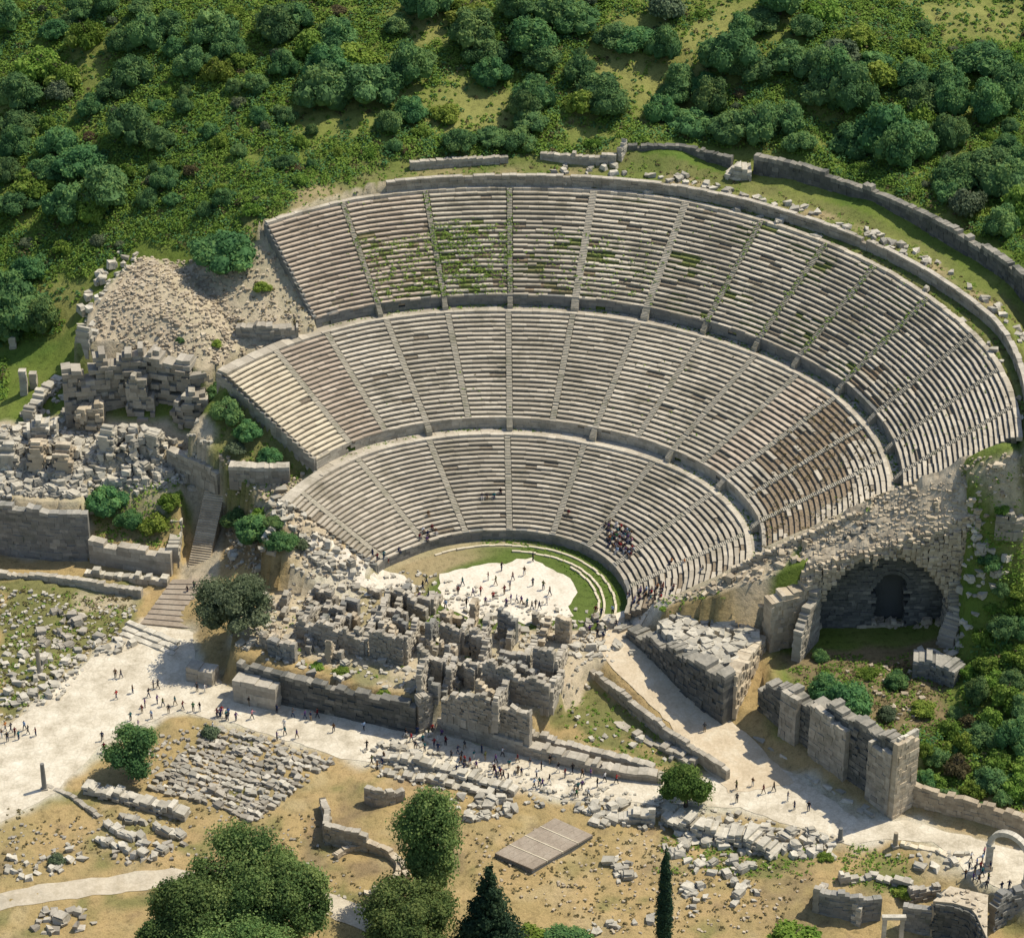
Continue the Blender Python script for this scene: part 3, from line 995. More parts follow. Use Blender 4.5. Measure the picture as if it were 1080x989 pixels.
# rear gallery wall
gal = MB()
for zc, ms in ((34.5, 0), (35.1, 0.02), (35.75, 0.05)):
    arc_ring(gal, -15.5, 62, lambda t: r_G(t) - .35, lambda t: r_G(t) + .4, zc, 0.62, 1.3, 0.03, 0.04, 0.30, 0, ms)
    arc_ring(gal, 62, 96, lambda t: r_G(t) - .35, lambda t: r_G(t) + .4, zc + .1, 0.62, 1.3, 0.03, 0.04, 0.30, 0, ms)
arc_ring(gal, -15.5, 96, lambda t: r_G(t) - .45, lambda t: r_G(t) + .45, 36.0, 0.25, 1.6, 0.03, 0.03, 0.95, 0, 0.12)
gal.build('gallery_wall', M['masonry'], theatre)
# kerbs on the orchestra lawn
for rk, t0, t1 in ((-2.0, -40, 108), (-3.7, 0, 106), (-4.6, 40, 104)):
    kb = MB()
    arc_ring(kb, t0, t1, lambda t: r_A(t) + rk - .18, lambda t: r_A(t) + rk + .18, 0.22, 0.5, 1.2, 0.04, 0.05, 0.6, 0, 0.0)
    kb.build('orchestra_kerb', M['newseat'], theatre)


# ------------------------------------------------------------------ masonry things
def masonry(mb, path, z0, hts, th=1.0, course=0.5, blk=(0.55, 1.3), ragged=0.5, tone=.45, jit=0.05, seed=None, mat=0, toptone=0.25):
    """a wall of stone blocks along a line, its top broken where the photo's is"""
    P = [np.array(p[:2], float) for p in path]
    seg = [np.hypot(*(P[i + 1] - P[i])) for i in range(len(P) - 1)]
    cum = np.concatenate([[0], np.cumsum(seg)])
    L = cum[-1]
    hs = np.interp(np.arange(0, L + 1e-6, L / 200), np.linspace(0, L, len(hts)) if len(hts) != len(P) else cum, hts)

    def at(s):
        s = min(max(s, 0), L)
        i = min(int(np.searchsorted(cum, s, 'right')) - 1, len(P) - 2)
        i = max(i, 0)
        d = (P[i + 1] - P[i]) / max(seg[i], 1e-6)
        return P[i] + d * (s - cum[i]), np.array([-d[1], d[0]])
    sd_ = random.random() * 50 if seed is None else seed

    def top(s):
        h = float(np.interp(s, np.linspace(0, L, len(hs)), hs))
        return h + ragged * (float(vnoise(s, sd_, 2.3, 71)) * .9 + float(vnoise(s, sd_, 0.9, 72)) * .7)
    zmax = max(hts) + ragged * 1.5
    k = 0
    z = 0.0
    zb = z0 if callable(z0) else (lambda s: z0)
    while z < zmax:
        ch = course * random.uniform(.85, 1.15)
        s = -random.uniform(0, blk[1]) * 0.5
        while s < L:
            e = s + random.uniform(*blk)
            if L - e < blk[0] * .5:
                e = L
            a, b = max(s, 0), min(e, L)
            s = e
            if b - a < 0.15:
                continue
            mid = (a + b) / 2
            if z + ch * .5 > top(mid):
                continue
            (p, n), (q, n2) = at(a + .008), at(b - .008)
            o1, o2 = th / 2 + random.gauss(0, jit), th / 2 + random.gauss(0, jit)
            last = z + ch * 1.5 > top(mid)
            zt = zb(mid) + z + ch - 0.012 + (random.gauss(0, .05) if last else 0)
            zl = zb(mid) + z - (0.02 if k else 1.0)
            pts = [p - n * o1, q - n2 * o1, q + n2 * o2, p + n * o2]
            tl = random.gauss(0, 0.07) if last else 0
            mb.hexa([(x, y, zl) for x, y in pts] + [(x, y, zt + (tl if i in (0, 3) else -tl)) for i, (x, y) in enumerate(pts)],
                    min(1, max(0, tone + random.gauss(0, .17) + (toptone if last else 0))), mat)
        z += ch
        k += 1
    return mb


def wall(name, label, cat, px, hts, zb=None, mat='masonry', parent=None, group=None, **kw):
    """a wall whose foot stands at the given photo pixels"""
    if zb is None:
        pts = [G(*p) for p in px]
        z0 = min(p[2] for p in pts) - 0.1
        hts = [h + 0.1 for h in hts]
        P = [p[:2] for p in pts]
    else:
        P = [W2(p[0], p[1], zb) for p in px]
        z0 = zb
    mb = masonry(MB(), P, z0, hts, **kw)
    o = mb.build(name, M[mat], parent)
    if label:
        tag(o, label, cat, group)
    return o


# outer ring wall at the top
def ringpath(t0, t1, r, n=24):
    return [pol(r(t), t) for t in np.linspace(t0, t1, n)]


r_H = lambda t: np.interp(t, [20, 27, 34, 43, 52, 60, 65, 80], [92, 92, 92.4, 92.3, 91.6, 91.3, 91, 89])


def zwall(path, off=-.3):
    P = [np.array(p) for p in path]
    cum = np.concatenate([[0], np.cumsum([np.hypot(*(P[i + 1] - P[i])) for i in range(len(P) - 1)])])
    zs = [hz(*p) + off for p in path]
    return lambda s: float(np.interp(s, cum, zs))


p = ringpath(27.3, 74, r_H)
mb = MB()
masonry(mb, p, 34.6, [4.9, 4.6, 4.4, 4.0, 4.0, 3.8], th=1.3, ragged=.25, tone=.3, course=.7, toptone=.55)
tag(mb.build('ring_wall', M['shadewall']), 'long curving grey ring wall with a pale coping behind the seating', 'wall')
tag(masonry(MB(), [W2(662, 166, 36.5), W2(720, 166, 36.5), W2(772, 176, 36.5)], 36.2, [2.6, 2.7, 2.0], th=1.2, ragged=.3, tone=.3).build('ring_wall', M['shadewall']), 'short dark stretch of ring wall between the white marker and the rubble gap', 'wall')
wall('ring_wall', 'low pale wall hidden in scrub behind the back row', 'wall', [(432, 178), (480, 174), (536, 170)], [1.4, 1.5, 1.2], mat='masonry', ragged=.3)
wall('ring_wall', 'low broken wall of pale stones beside the white marker', 'wall', [(570, 166), (615, 172), (650, 172)], [1.5, 1.4, 1.7], mat='masonry', ragged=.4)
wall('stone_marker', 'slim white upright stone ending the low wall above the seats', 'stone', [(653, 170), (659, 158)], [2.2, 3.6], mat='pale', ragged=.3, th=.9)
wall('rubble_heap', 'heap of grey stones filling the gap in the ring wall', 'heap', [(768, 182), (780, 186), (792, 186)], [1.2, 1.8, 1.0], mat='pale', ragged=.8, th=3.0, blk=(.5, 1.0), jit=.25)

# left street wall and ruins behind it
wall('terrace_wall', 'tall grey terrace wall of squared blocks beside the lower street', 'wall', [(-60, 578), (0, 583), (60, 590), (97, 590)], [9.6, 9.6, 9.3, 8.9], -5.1, 'greywall', th=1.4, ragged=.4, tone=.35, course=.6, blk=(.8, 1.7), toptone=.5)
wall('terrace_wall', 'lower terrace wall of big blocks stepping toward the stair street', 'wall', [(97, 592), (140, 600), (183, 606)], [4.6, 4.2, 4.0], -5.1, 'masonry', th=1.6, ragged=.4, tone=.42, course=.9, blk=(1.4, 2.6), toptone=.4)
wall('terrace_wall', 'stub of stacked pale blocks at the foot of the stair street', 'wall', [(184, 604), (190, 575), (200, 545)], [5.2, 5.5, 5.0], -5.0, 'pale', th=1.8, ragged=1.0, tone=.35, course=.7)
wall('kerb_wall', 'line of fallen pale blocks along the foot of the terrace walls', 'wall', [(90, 606), (130, 610), (178, 616)], [.8, .8, .8], -5.0, 'pale', th=1.2, ragged=.5, course=.7, jit=.12)
wall('kerb_wall', 'long low kerb wall bordering the weedy plot beside the terrace wall', 'wall', [(-40, 606), (60, 614), (150, 626)], [1.0, 1.2, 1.0], -5.0, 'masonry', th=1.0, ragged=.2, tone=.6)
# faces of the rubble mound
wall('vault_ruin', 'dark broken masonry face under the rubble mound', 'ruin', [(70, 450), (120, 445), (160, 443), (212, 450), (236, 440)], [10.5, 12.2, 12.2, 11.4, 9.5], 8.2, 'masonry', th=2.6, ragged=2.4, tone=.3, course=.8, blk=(.7, 1.9), jit=.42, toptone=.3)
wall('vault_ruin', 'broad broken buttress leaning on the mound face near the corner seats', 'ruin', [(186, 458), (202, 461), (222, 460)], [7.0, 9.0, 6.0], 7.6, 'masonry', th=2.6, ragged=2.0, tone=.35, course=.8, blk=(.7, 1.6), jit=.4)
wall('vault_ruin', 'tall crag of masonry standing at the middle of the mound face', 'ruin', [(138, 452), (152, 453), (166, 453)], [8.0, 10.4, 7.0], 7.8, 'masonry', th=2.4, ragged=2.2, tone=.4, course=.8, blk=(.7, 1.6), jit=.4)
wall('vault_ruin', 'low crumbling spur at the grass end of the mound face', 'ruin', [(84, 456), (98, 458), (112, 458)], [4.0, 6.6, 4.0], 7.8, 'tan', th=2.4, ragged=1.8, tone=.4, course=.7, blk=(.6, 1.4), jit=.4)
wall('vault_ruin', 'jagged white rim of stones along the outer edge of the rubble mound', 'ruin', [(88, 372), (104, 335), (128, 288), (155, 270)], [4.5, 3.0, 2.4, 1.6], None, 'pale', th=2.4, ragged=1.6, tone=.4, course=.7, jit=.25)
wall('vault_ruin', 'stepped pale wall falling from the mound to the white rubble', 'ruin', [(88, 372), (70, 390), (45, 420), (30, 445)], [4.0, 3.2, 3.0, 2.2], None, 'pale', th=2.0, ragged=1.2, tone=.4, jit=.15)
wall('vault_ruin', 'low grey wall of blocks below the rubble mound', 'ruin', [(180, 492), (205, 497), (232, 497)], [3.6, 3.6, 3.2], None, 'masonry', th=1.6, ragged=.4, tone=.35, course=.7, toptone=.4)
wall('vault_ruin', 'neat dark wall with a pale slab top beside the clean corner seats', 'ruin', [(243, 507), (275, 506), (306, 505)], [3.4, 3.6, 3.4], None, 'masonry', th=1.8, ragged=.15, tone=.2, course=.7, toptone=.8)
wall('vault_ruin', 'dark broken arch ruin between mound and upper seats', 'ruin', [(250, 352), (280, 356), (315, 356)], [2.4, 2.6, 2.0], None, 'masonry', th=1.6, ragged=.6, tone=.3, jit=.1)
for q, hh, lb in (((26, 415), 5.0, 'tall thin ruined pier by the grass left of the mound'), ((36, 408), 3.2, 'shorter ruined pier beside the tall thin pier'), ((14, 366), 2.6, 'small white stone stump at the grass edge')):
    x, y, z = G(*q)
    mb = MB()
    for k in range(int(hh / .6)):
        mb.box((x + random.gauss(0, .03), y + random.gauss(0, .03), z - .2 + k * .6), (1.25, 1.2, .59), random.gauss(0, .08), random.uniform(.3, .8), 0, .03)
    tag(mb.build('ruined_pier', M['pale']), lb, 'pier')

for q0, q1, hh, lb in (((8, 500), (16, 462), (5.0, 3.4), 'first tall lump of eroded masonry at the picture edge'), ((40, 502), (46, 464), (5.6, 3.6), 'second eroded lump between two shrubby hollows'), ((66, 506), (74, 470), (5.2, 3.0), 'third eroded lump ending the row above the tall terrace wall'),
                       ((30, 470), (62, 466), (4.2, 4.6), 'cross wall of eroded masonry behind the three lumps'), ((112, 486), (122, 462), (4.4, 3.2), 'leaning eroded stub under the dark mound face'), ((160, 488), (168, 464), (4.6, 3.6), 'upright eroded stub near the low grey wall')):
    wall('eroded_masonry', lb, 'ruin', [q0, ((q0[0] + q1[0]) / 2, (q0[1] + q1[1]) / 2), q1], [hh[0], max(hh), hh[1]], None, random.choice(('pale', 'tan')), th=2.2, ragged=1.7, tone=.45, jit=.3, course=.5, blk=(.5, 1.1))
# stair street and wide steps
sa, sb = np.array(G(207, 600)[:2]), np.array(G(226, 505)[:2])
mb = MB()
NS = 34
za, zb_ = hz(*sa), 4.6
dv = (sb - sa) / NS
nv = np.array([-dv[1], dv[0]]) / np.hypot(*dv)
for k in range(NS):
    z = -4.6 + (zb_ + 4.6) * k / NS
    p0, p1 = sa + dv * k, sa + dv * (k + 1.1)
    q = [p0 - nv * 1.7, p0 + nv * 1.7, p1 + nv * 1.7, p1 - nv * 1.7]
    mb.hexa([(x, y, z - 2.5) for x, y in (q[1], q[0], q[3], q[2])] + [(x, y, z + .28) for x, y in (q[1], q[0], q[3], q[2])], random.uniform(.3, .8))
tag(mb.build('stair_street', M['tan']), 'narrow flight of worn tan steps climbing between the ruins', 'stairs')
mb = MB()
A0, A1, B0, B1 = [np.array(W2(*q)) for q in ((148, 658, -4.9), (212, 664, -4.9), (182, 612, -3.6), (232, 612, -3.6))]
for k in range(9):
    t0, t1 = k / 9, (k + 1.04) / 9
    z = -4.85 + .16 * (k + 1)
    q = [A0 + (B0 - A0) * t0, A1 + (B1 - A1) * t0, A1 + (B1 - A1) * t1, A0 + (B0 - A0) * t1]
    for j in range(6):
        u0, u1 = j / 6, (j + .99) / 6
        w4 = [q[0] + (q[1] - q[0]) * u0, q[0] + (q[1] - q[0]) * u1, q[3] + (q[2] - q[3]) * u1, q[3] + (q[2] - q[3]) * u0]
        mb.hexa([(x, y, z - 1.5) for x, y in w4] + [(x, y, z) for x, y in w4], random.uniform(.2, .6))
tag(mb.build('broad_steps', M['greyslab']), 'broad shallow grey steps below the narrow stair street', 'stairs')
mb = MB()
for k in range(3):
    a, b = np.array(W2(128 + k * 3, 668 - k * 5, -5)), np.array(W2(184 + k * 2, 690 - k * 5, -5))
    masonry(mb, [a, b], -5.0, [.25 + .2 * k] * 2, th=1.0, course=.25 + .2 * k, blk=(1.2, 2.2), ragged=0, tone=.7)
tag(mb.build('low_steps', M['pale']), 'three low marble steps across the street before the broad steps', 'stairs')

# stage building and its walls
skene = empty('stage_building', (*W2(400, 690, -.3), -.3))
tag(skene, 'roofless ruined stage building of broken walls in front of the orchestra', 'ruin')
bpy.context.view_layer.update()


def sw(px, hts, zb=-.4, mat='masonry', **kw):
    kw.setdefault('ragged', .9)
    kw.setdefault('course', .42)
    kw.setdefault('blk', (.4, 1.05))
    kw.setdefault('jit', .09)
    kw.setdefault('th', .9)
    P = [W2(p[0], p[1], zb) for p in px]
    if zb > -3:
        hts = [h * 1.18 for h in hts]
    o = skene.location
    mb = masonry(MB(), [(a - o.x, b - o.y) for a, b in P], zb - o.z, hts, **kw)
    return mb.build('wall', M[mat], skene)


sw([(316, 676), (350, 684), (385, 692)], [3.4, 3.8, 3.0])
sw([(391, 692), (427, 702)], [4.6, 4.2], tone=.35)
sw([(410, 640), (432, 645), (455, 650)], [3.2, 3.4, 2.6])
sw([(404, 662), (430, 668)], [3.0, 3.8])
sw([(465, 682), (487, 690)], [4.2, 3.8])
sw([(496, 688), (515, 694)], [3.4, 3.0])
sw([(533, 710), (556, 716)], [3.8, 4.0], tone=.35)
sw([(563, 716), (585, 722)], [5.6, 4.6], tone=.35)
sw([(442, 716), (468, 724)], [6.0, 3.6], tone=.35)
sw([(476, 718), (505, 726)], [3.0, 3.4])
sw([(510, 730), (545, 740), (580, 748)], [5.4, 4.2, 3.4], tone=.38)
sw([(467, 752), (495, 760), (522, 767)], [3.4, 4.4, 2.6], -1.5, ragged=1.3)
sw([(527, 770), (560, 780)], [4.0, 3.4], -2.2)
sw([(345, 655), (372, 662)], [2.2, 2.4])
sw([(326, 630), (340, 634), (356, 640)], [1.8, 2.6, 1.4])
for k in range(92):
    px, py = random.choice([(random.uniform(275, 345), random.uniform(640, 695)), (random.uniform(330, 440), random.uniform(628, 705)), (random.uniform(450, 590), random.uniform(655, 745))])
    l = random.uniform(8, 20)
    if random.random() < .55:
        q = [(px, py), (px + l, py + .28 * l)]
    else:
        q = [(px, py), (px + .45 * l, py - l * .9)]
    h = random.uniform(1.4, 4.6) * (.55 if px < 345 else 1)
    sw(q, [h, h * random.uniform(.5, 1)], mat=random.choice(('masonry', 'masonry', 'tan', 'greywall')), ragged=1.0, toptone=.3)
# cross walls: they run from the front back toward the orchestra
for px, hts in (([(316, 676), (336, 648)], [3.2, 1.6]), ([(385, 692), (402, 664)], [3.2, 2.4]), ([(427, 702), (440, 676)], [4.2, 3.2]), ([(455, 650), (465, 632)], [2.4, 1.2]),
                ([(487, 690), (497, 668)], [3.8, 2.2]), ([(468, 724), (480, 700)], [3.6, 3.0]), ([(505, 726), (516, 694)], [3.8, 3.0]), ([(556, 716), (564, 690)], [4.0, 2.2]),
                ([(585, 722), (596, 694)], [4.4, 1.6]), ([(580, 748), (592, 722)], [3.4, 2.6]), ([(522, 767), (534, 742)], [4.2, 3.4]), ([(442, 740), (452, 716)], [5.0, 4.2]),
                ([(410, 640), (404, 662)], [3.2, 3.2]), ([(536, 688), (546, 668)], [2.6, 1.8]), ([(350, 684), (362, 664)], [3.2, 2.0])):
    sw(px, hts, tone=.6)
# front terrace wall of the stage
sw([(253, 728), (300, 741), (370, 757), (440, 772)], [5.2, 5.4, 5.3, 5.2], -5.1, 'shadewall', th=1.3, ragged=.25, tone=.36, course=.6, blk=(.7, 1.7), toptone=.35)
sw([(440, 772), (452, 768), (462, 758)], [6.4, 6.0, 4.6], -5.1, 'masonry', th=1.3, ragged=.9, tone=.36)
wall('front_block', 'big square limestone block bastion against the stage front wall', 'bastion', [(250, 736), (272, 741), (295, 746)], [4.0, 4.0, 4.0], -5.1, 'masonry', th=2.6, ragged=.05, tone=.75, course=1.0, blk=(1.8, 2.6), toptone=.1)
wall('front_block', 'low square block standing left of the dark recess in the stage front', 'bastion', [(200, 714), (215, 717), (228, 720)], [2.4, 2.4, 2.4], -5.1, 'masonry', th=2.4, ragged=.05, tone=.6, course=.8, blk=(1.6, 2.4))
wall('street_bench_wall', 'dressed low wall along the street below the stage ruins', 'wall', [(464, 768), (530, 788), (600, 806), (650, 818), (700, 824)], [2.6, 2.4, 2.0, 1.6, 1.2], -5.1, 'masonry', th=1.8, ragged=.25, tone=.45, blk=(.7, 1.8), toptone=.35)
wall('street_bench_wall', 'inner low wall between the street wall and the weedy court', 'wall', [(500, 766), (560, 782), (610, 792), (690, 812)], [2.2, 1.8, 1.2, .8], -4.4, 'masonry', th=1.2, ragged=.4, tone=.5)
wall('ramp_wall', 'straight dark retaining wall between the weedy court and the ramp', 'wall', [(614, 716), (650, 742), (700, 778), (768, 818)], [3.6, 3.0, 2.2, 1.0], -4.2, 'masonry', th=.9, ragged=.2, tone=.35, toptone=.3)
wall('court_wall', 'line of stone footings crossing the weedy court', 'wall', [(640, 752), (680, 780), (735, 806)], [.7, .6, .7], None, 'masonry', th=1.4, ragged=.4, jit=.15)
wall('court_wall', 'ragged stone heap closing the upper end of the weedy court', 'wall', [(588, 742), (600, 726), (614, 712)], [2.0, 2.4, 2.4], -3.2, 'pale', th=2.0, ragged=.8, jit=.2)

# right side: parodos bastion, niche wall, tower wall
wall('parodos_bastion', 'dark stepped bastion wall facing the ramp beside the orchestra entrance', 'bastion', [(655, 680), (690, 706), (730, 738), (768, 760)], [3.0, 6.6, 8.4, 8.6], -3.6, 'shadewall', th=2.6, ragged=.9, tone=.42, course=.75, jit=.12, toptone=.55)
wall('parodos_bastion', 'sunlit end of the bastion stepping down in broken courses', 'bastion', [(768, 760), (782, 738), (800, 712)], [8.0, 8.6, 8.0], -4.2, 'tan', th=2.2, ragged=.8, tone=.6, course=.8, jit=.12)
mb = MB()
BAS = [W2(690, 660, 3.6), W2(745, 632, 5.0), W2(800, 660, 5.2), W2(784, 690, 4.2), W2(768, 705, 4.0), W2(720, 682, 3.8)]
for _ in range(420):
    x, y = random.uniform(22, 42), random.uniform(-22, 0)
    if float(poly_sdf(np.array(x), np.array(y), BAS)) < 0:
        s = random.uniform(.7, 2.0)
        mb.box((x, y, 2.0 + random.uniform(0, .5)), (s, s * random.uniform(.6, 1), 2.0), random.uniform(0, 3), random.uniform(.3, .9), 0, .12)
tag(mb.build('bastion_top', M['pale']), 'pale broken stone platform on top of the bastion', 'platform')

# niche wall with an arched recess
nw = empty('arched_wall', (0, 0, 0))
tag(nw, 'huge shaded supporting wall pierced by a tall arched opening', 'wall')
mb = MB()
Y0 = NICHE_Y - .5


def ntop(x):
    return float(flank_z(x, NICHE_Y + .5)) + .3 - .8 * max(0, x - 67)


Y0 = -6.9
xa, za_, ra = 57.9, 8.8, 2.35         # arch centre, springing height, radius
z = -2.5
while z < 20:
    ch = .55
    x = 44.5
    while x < 68.5:
        e = min(68.5, x + random.uniform(.6, 1.4))
        mx = (x + e) / 2
        inside_arch = (abs(mx - xa) < ra + .1 and z + ch / 2 < za_) or math.hypot(mx - xa, z + ch / 2 - za_) < ra + .1
        if inside_arch and z > -2.4:
            x = e
            continue
        if z + ch * .6 < float(flank_z(mx, -6.2)) - .3:
            f = random.gauss(0, .09)
            mb.hexa([(x, Y0 - .6 + f, z), (e - .012, Y0 - .6 + f, z), (e - .012, Y0 + 1.1, z), (x, Y0 + 1.1, z),
                     (x, Y0 - .6 + f, z + ch - .012), (e - .012, Y0 - .6 + f, z + ch - .012), (e - .012, Y0 + 1.1, z + ch - .012), (x, Y0 + 1.1, z + ch - .012)],
                    min(1, max(0, .42 + random.gauss(0, .2))))
        x = e
    z += ch
mb.build('wall_face', M['shadewall'], nw)
mb = MB()
for k in range(17):                    # ring of voussoirs
    a0, a1 = PI * k / 17, PI * (k + .96) / 17
    q = []
    for yy in (Y0 - .75, Y0 + .5):
        for (aa, rr_) in ((a0, ra), (a1, ra), (a1, ra + .6), (a0, ra + .6)):
            q.append((xa + rr_ * math.cos(aa), yy, za_ + rr_ * math.sin(aa)))
    mb.hexa([q[0], q[1], q[5], q[4], q[3], q[2], q[6], q[7]], random.uniform(.2, .5), 0, True)
mb.build('arch_ring', M['shadewall'], nw)
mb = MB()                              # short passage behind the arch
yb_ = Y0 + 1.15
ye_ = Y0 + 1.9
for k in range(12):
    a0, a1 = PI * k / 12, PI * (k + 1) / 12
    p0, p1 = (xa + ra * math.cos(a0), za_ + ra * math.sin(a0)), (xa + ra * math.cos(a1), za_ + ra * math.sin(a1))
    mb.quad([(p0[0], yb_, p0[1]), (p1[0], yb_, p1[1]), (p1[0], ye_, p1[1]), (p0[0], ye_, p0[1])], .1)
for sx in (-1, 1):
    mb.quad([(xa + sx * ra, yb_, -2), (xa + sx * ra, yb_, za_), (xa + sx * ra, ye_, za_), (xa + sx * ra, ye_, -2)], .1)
mb.quad([(xa - ra - .3, ye_, -2), (xa + ra + .3, ye_, -2), (xa + ra + .3, ye_, za_ + ra + .3), (xa - ra - .3, ye_, za_ + ra + .3)], .0)  # darkest sheet closes the passage, standing in for deep shade
mb.build('vault_shade_lining', M['shadewall'], nw)
mb = MB()                              # broken great vault in front: rubble over a wide ragged opening
cx0, hw = 56.5, 10.2
x = 43.6
while x < 69.2:
    e = x + random.uniform(.45, .75)
    y = -11.2
    while y < (-3.3 if 54.3 < (x + e) / 2 < 61.4 else -5.6):
        ye2 = y + random.uniform(.5, .8)
        mx, my = (x + e) / 2, (y + ye2) / 2
        u = (mx - cx0) / hw
        zu = 3.5 + 12.2 * math.sqrt(max(0, 1 - u * u)) + .5 * float(vnoise(mx, my, 1.2, 85)) + max(0, -9.6 - my) * random.uniform(0, 1.1) if abs(u) < 1 else -2.5
        if my > -7.2 and 54 < mx < 61.8:
            zu = za_ + ra + .45
        zt2 = float(flank_z(mx, my)) + random.gauss(0, .03) + .35 * float(vnoise(mx, my, 1.8, 86)) - max(0, -10.3 - my) * random.uniform(0, 2.2)
        if zt2 - zu > .3:
            j2 = random.uniform(-.1, .1)
            zb2 = zu
            while zb2 < zt2 - .1:
                zc2 = min(zt2, zb2 + random.uniform(.35, .8))
                if zt2 - zc2 < .25:
                    zc2 = zt2
                ja, jb2 = random.gauss(0, .09), random.gauss(0, .13)
                mb.hexa([(x + ja, y + jb2, zb2), (e + ja, y + jb2 - j2, zb2 + j2), (e + ja, ye2, zb2), (x + ja, ye2, zb2 + j2), (x + ja, y + jb2, zc2 - .01), (e + ja, y + jb2 - j2, zc2 - .01), (e + ja, ye2, zc2 - .02), (x + ja, ye2, zc2)], random.uniform(.1, .85) if zc2 < zt2 else random.uniform(.42, .62), 0, True)
                zb2 = zc2
        y = ye2 + .01
    x = e + .01
for _ in range(170):
    mx, my = random.uniform(44, 69), random.uniform(-11, -4.5)
    q2 = random.uniform(.25, .85)
    mb.box((mx, my, float(flank_z(mx, my)) - .25), (q2, q2 * .8, .3 + q2 * random.uniform(.2, .6)), random.uniform(0, 3), random.uniform(.1, .95), 0, .22)
mb.build('broken_vault', M['tan'], nw)
mb = MB()                              # eroded core of the vault
gx1, gy1 = np.meshgrid(np.arange(43.9, 69.0, .35), np.arange(-10.7, -3.4, .35))
gz1 = flank_z(gx1, gy1) + .12 + .45 * vnoise(gx1, gy1, 1.8, 86) + .22 * vnoise(gx1, gy1, .8, 87) + .10 * vnoise(gx1, gy1, .4, 88) - np.maximum(0, -9.9 - gy1) * 1.1
mb.v = [tuple(q) for q in np.stack([gx1, gy1, gz1], -1).reshape(-1, 3)]
wv = gx1.shape[1]
for j in range(gx1.shape[0] - 1):
    for k in range(wv - 1):
        mb.f.append((j * wv + k, j * wv + k + 1, (j + 1) * wv + k + 1, (j + 1) * wv + k))
        mb.t.append(min(1, max(0, .55 + .25 * float(vnoise(gx1[j, k], gy1[j, k], 1.1, 89)) + random.gauss(0, .05))))
        mb.m.append(0)
mb.build('eroded_core', M['tan'], nw)
# projecting piers either side of the recess
wall('vault_pier', 'ochre stained pier standing at the near side of the arched recess', 'pier', [(806, 708), (830, 702), (856, 694)], [13.6, 14.6, 14.0], -3.0, 'tan', th=2.4, ragged=.9, tone=.45, course=.75, jit=.1, toptone=.2)
mb = MB()
px_ = [(858, 694), (866, 716)]
masonry(mb, [W2(858, 692, -2), W2(846, 706, -2), W2(838, 716, -2)], -2.5, [14, 11.5, 8], th=1.4, ragged=.8, tone=.4)
tag(mb.build('vault_pier', M['masonry']), 'spur wall dropping from the ochre pier toward the dark tree', 'pier')
wall('vault_pier', 'broken pier closing the far side of the arched recess', 'pier', [(1000, 668), (1006, 682), (996, 694)], [13, 8, 5], 1.0, 'masonry', th=2.6, ragged=1.4, tone=.4, jit=.15)
wall('stair_ruin', 'jagged pale stones stepping down beside the green slope', 'ruin', [(1062, 606), (1040, 632), (1020, 660), (1012, 685)], [2.2, 2.0, 2.4, 2.2], None, 'pale', th=1.6, ragged=1.3, tone=.45, jit=.25, blk=(.6, 1.2))
wall('stair_ruin', 'square dark hut-like ruin with a pale stone top below the recess', 'ruin', [(962, 708), (985, 712), (1012, 716)], [3.4, 3.8, 3.4], None, 'greywall', th=3.2, ragged=.5, tone=.35, toptone=.6, jit=.12)
wall('rim_ruin', 'dark broken opening in the rubble at the top corner', 'ruin', [(1050, 552), (1062, 558), (1078, 560)], [2.6, 3.0, 2.2], None, 'masonry', th=1.6, ragged=.9, tone=.3, jit=.12)
for (xa_, ya_, xb_, yb_, h, lab) in ((33.5, -5.6, 52, -4.9, 1.0, 'lower footing of the side wall running down the rubble slope'), (53, -7.4, 66, -6.4, .9, 'upper footing of the side wall high on the rubble slope')):
    P = [(xa_, ya_), ((xa_ + xb_) / 2, (ya_ + yb_) / 2), (xb_, yb_)]
    tag(masonry(MB(), P, zwall(P, -.1), [h, h, h], th=.7, ragged=.5, tone=.55).build('side_wall', M['tan']), lab, 'wall')

# tall tower wall along the street
tw = empty('street_tower_wall', (*TOWER_A, -5))
tag(tw, 'tall grey buttressed wall standing over the right part of the street', 'wall')
o = tw.location


def twl(name, a, b, hts, mat='greywall', **kw):
    P = [(p[0] - o.x, p[1] - o.y) for p in (a, b)]
    return masonry(MB(), P, -.1, hts, **kw).build(name, M[mat], tw)


dirv = (TOWER_B - TOWER_A) / np.hypot(*(TOWER_B - TOWER_A))
nrm = np.array([dirv[1], -dirv[0]])
if nrm[1] > 0:
    nrm = -nrm
twl('wall_face', TOWER_A - nrm * .6, TOWER_B - nrm * .6, [6.5, 9.0, 9.4, 11.8, 11.6, 12.6, 13.0], 'shadewall', th=2.0, ragged=.8, tone=.5, course=.55, blk=(.6, 1.5), toptone=.5, jit=.1)
Lw = np.hypot(*(TOWER_B - TOWER_A))
for s0, s1, h in ((0.20, .32, 9.5), (.42, .68, 10.4), (.84, 1.0, 10.8)):
    twl('buttress', TOWER_A + dirv * Lw * s0 + nrm * .9, TOWER_A + dirv * Lw * s1 + nrm * .9, [h, h], 'masonry', th=1.0, ragged=.25, tone=.42, course=.75, toptone=.45)
endv = TOWER_B + dirv * .5
twl('return_wall', endv - nrm * 3.2, endv + nrm * 1.2, [12.6, 13.4], 'tan', th=1.0, ragged=.15, tone=.6, course=.75)
twl('cornice', endv - dirv * .4 - nrm * 3.6, endv - dirv * .4 + nrm * .4, [13.6, 13.9], 'pale', th=.5, ragged=.1, tone=.5)
wall('low_street_wall', 'long low brownish wall bounding the green slope beyond the tower', 'wall', [(950, 848), (1000, 862), (1040, 872), (1100, 892)], [4.4, 4.2, 4.2, 3.8], -5.1, 'tan', th=1.0, ragged=.35, tone=.25, course=.6, toptone=.1)
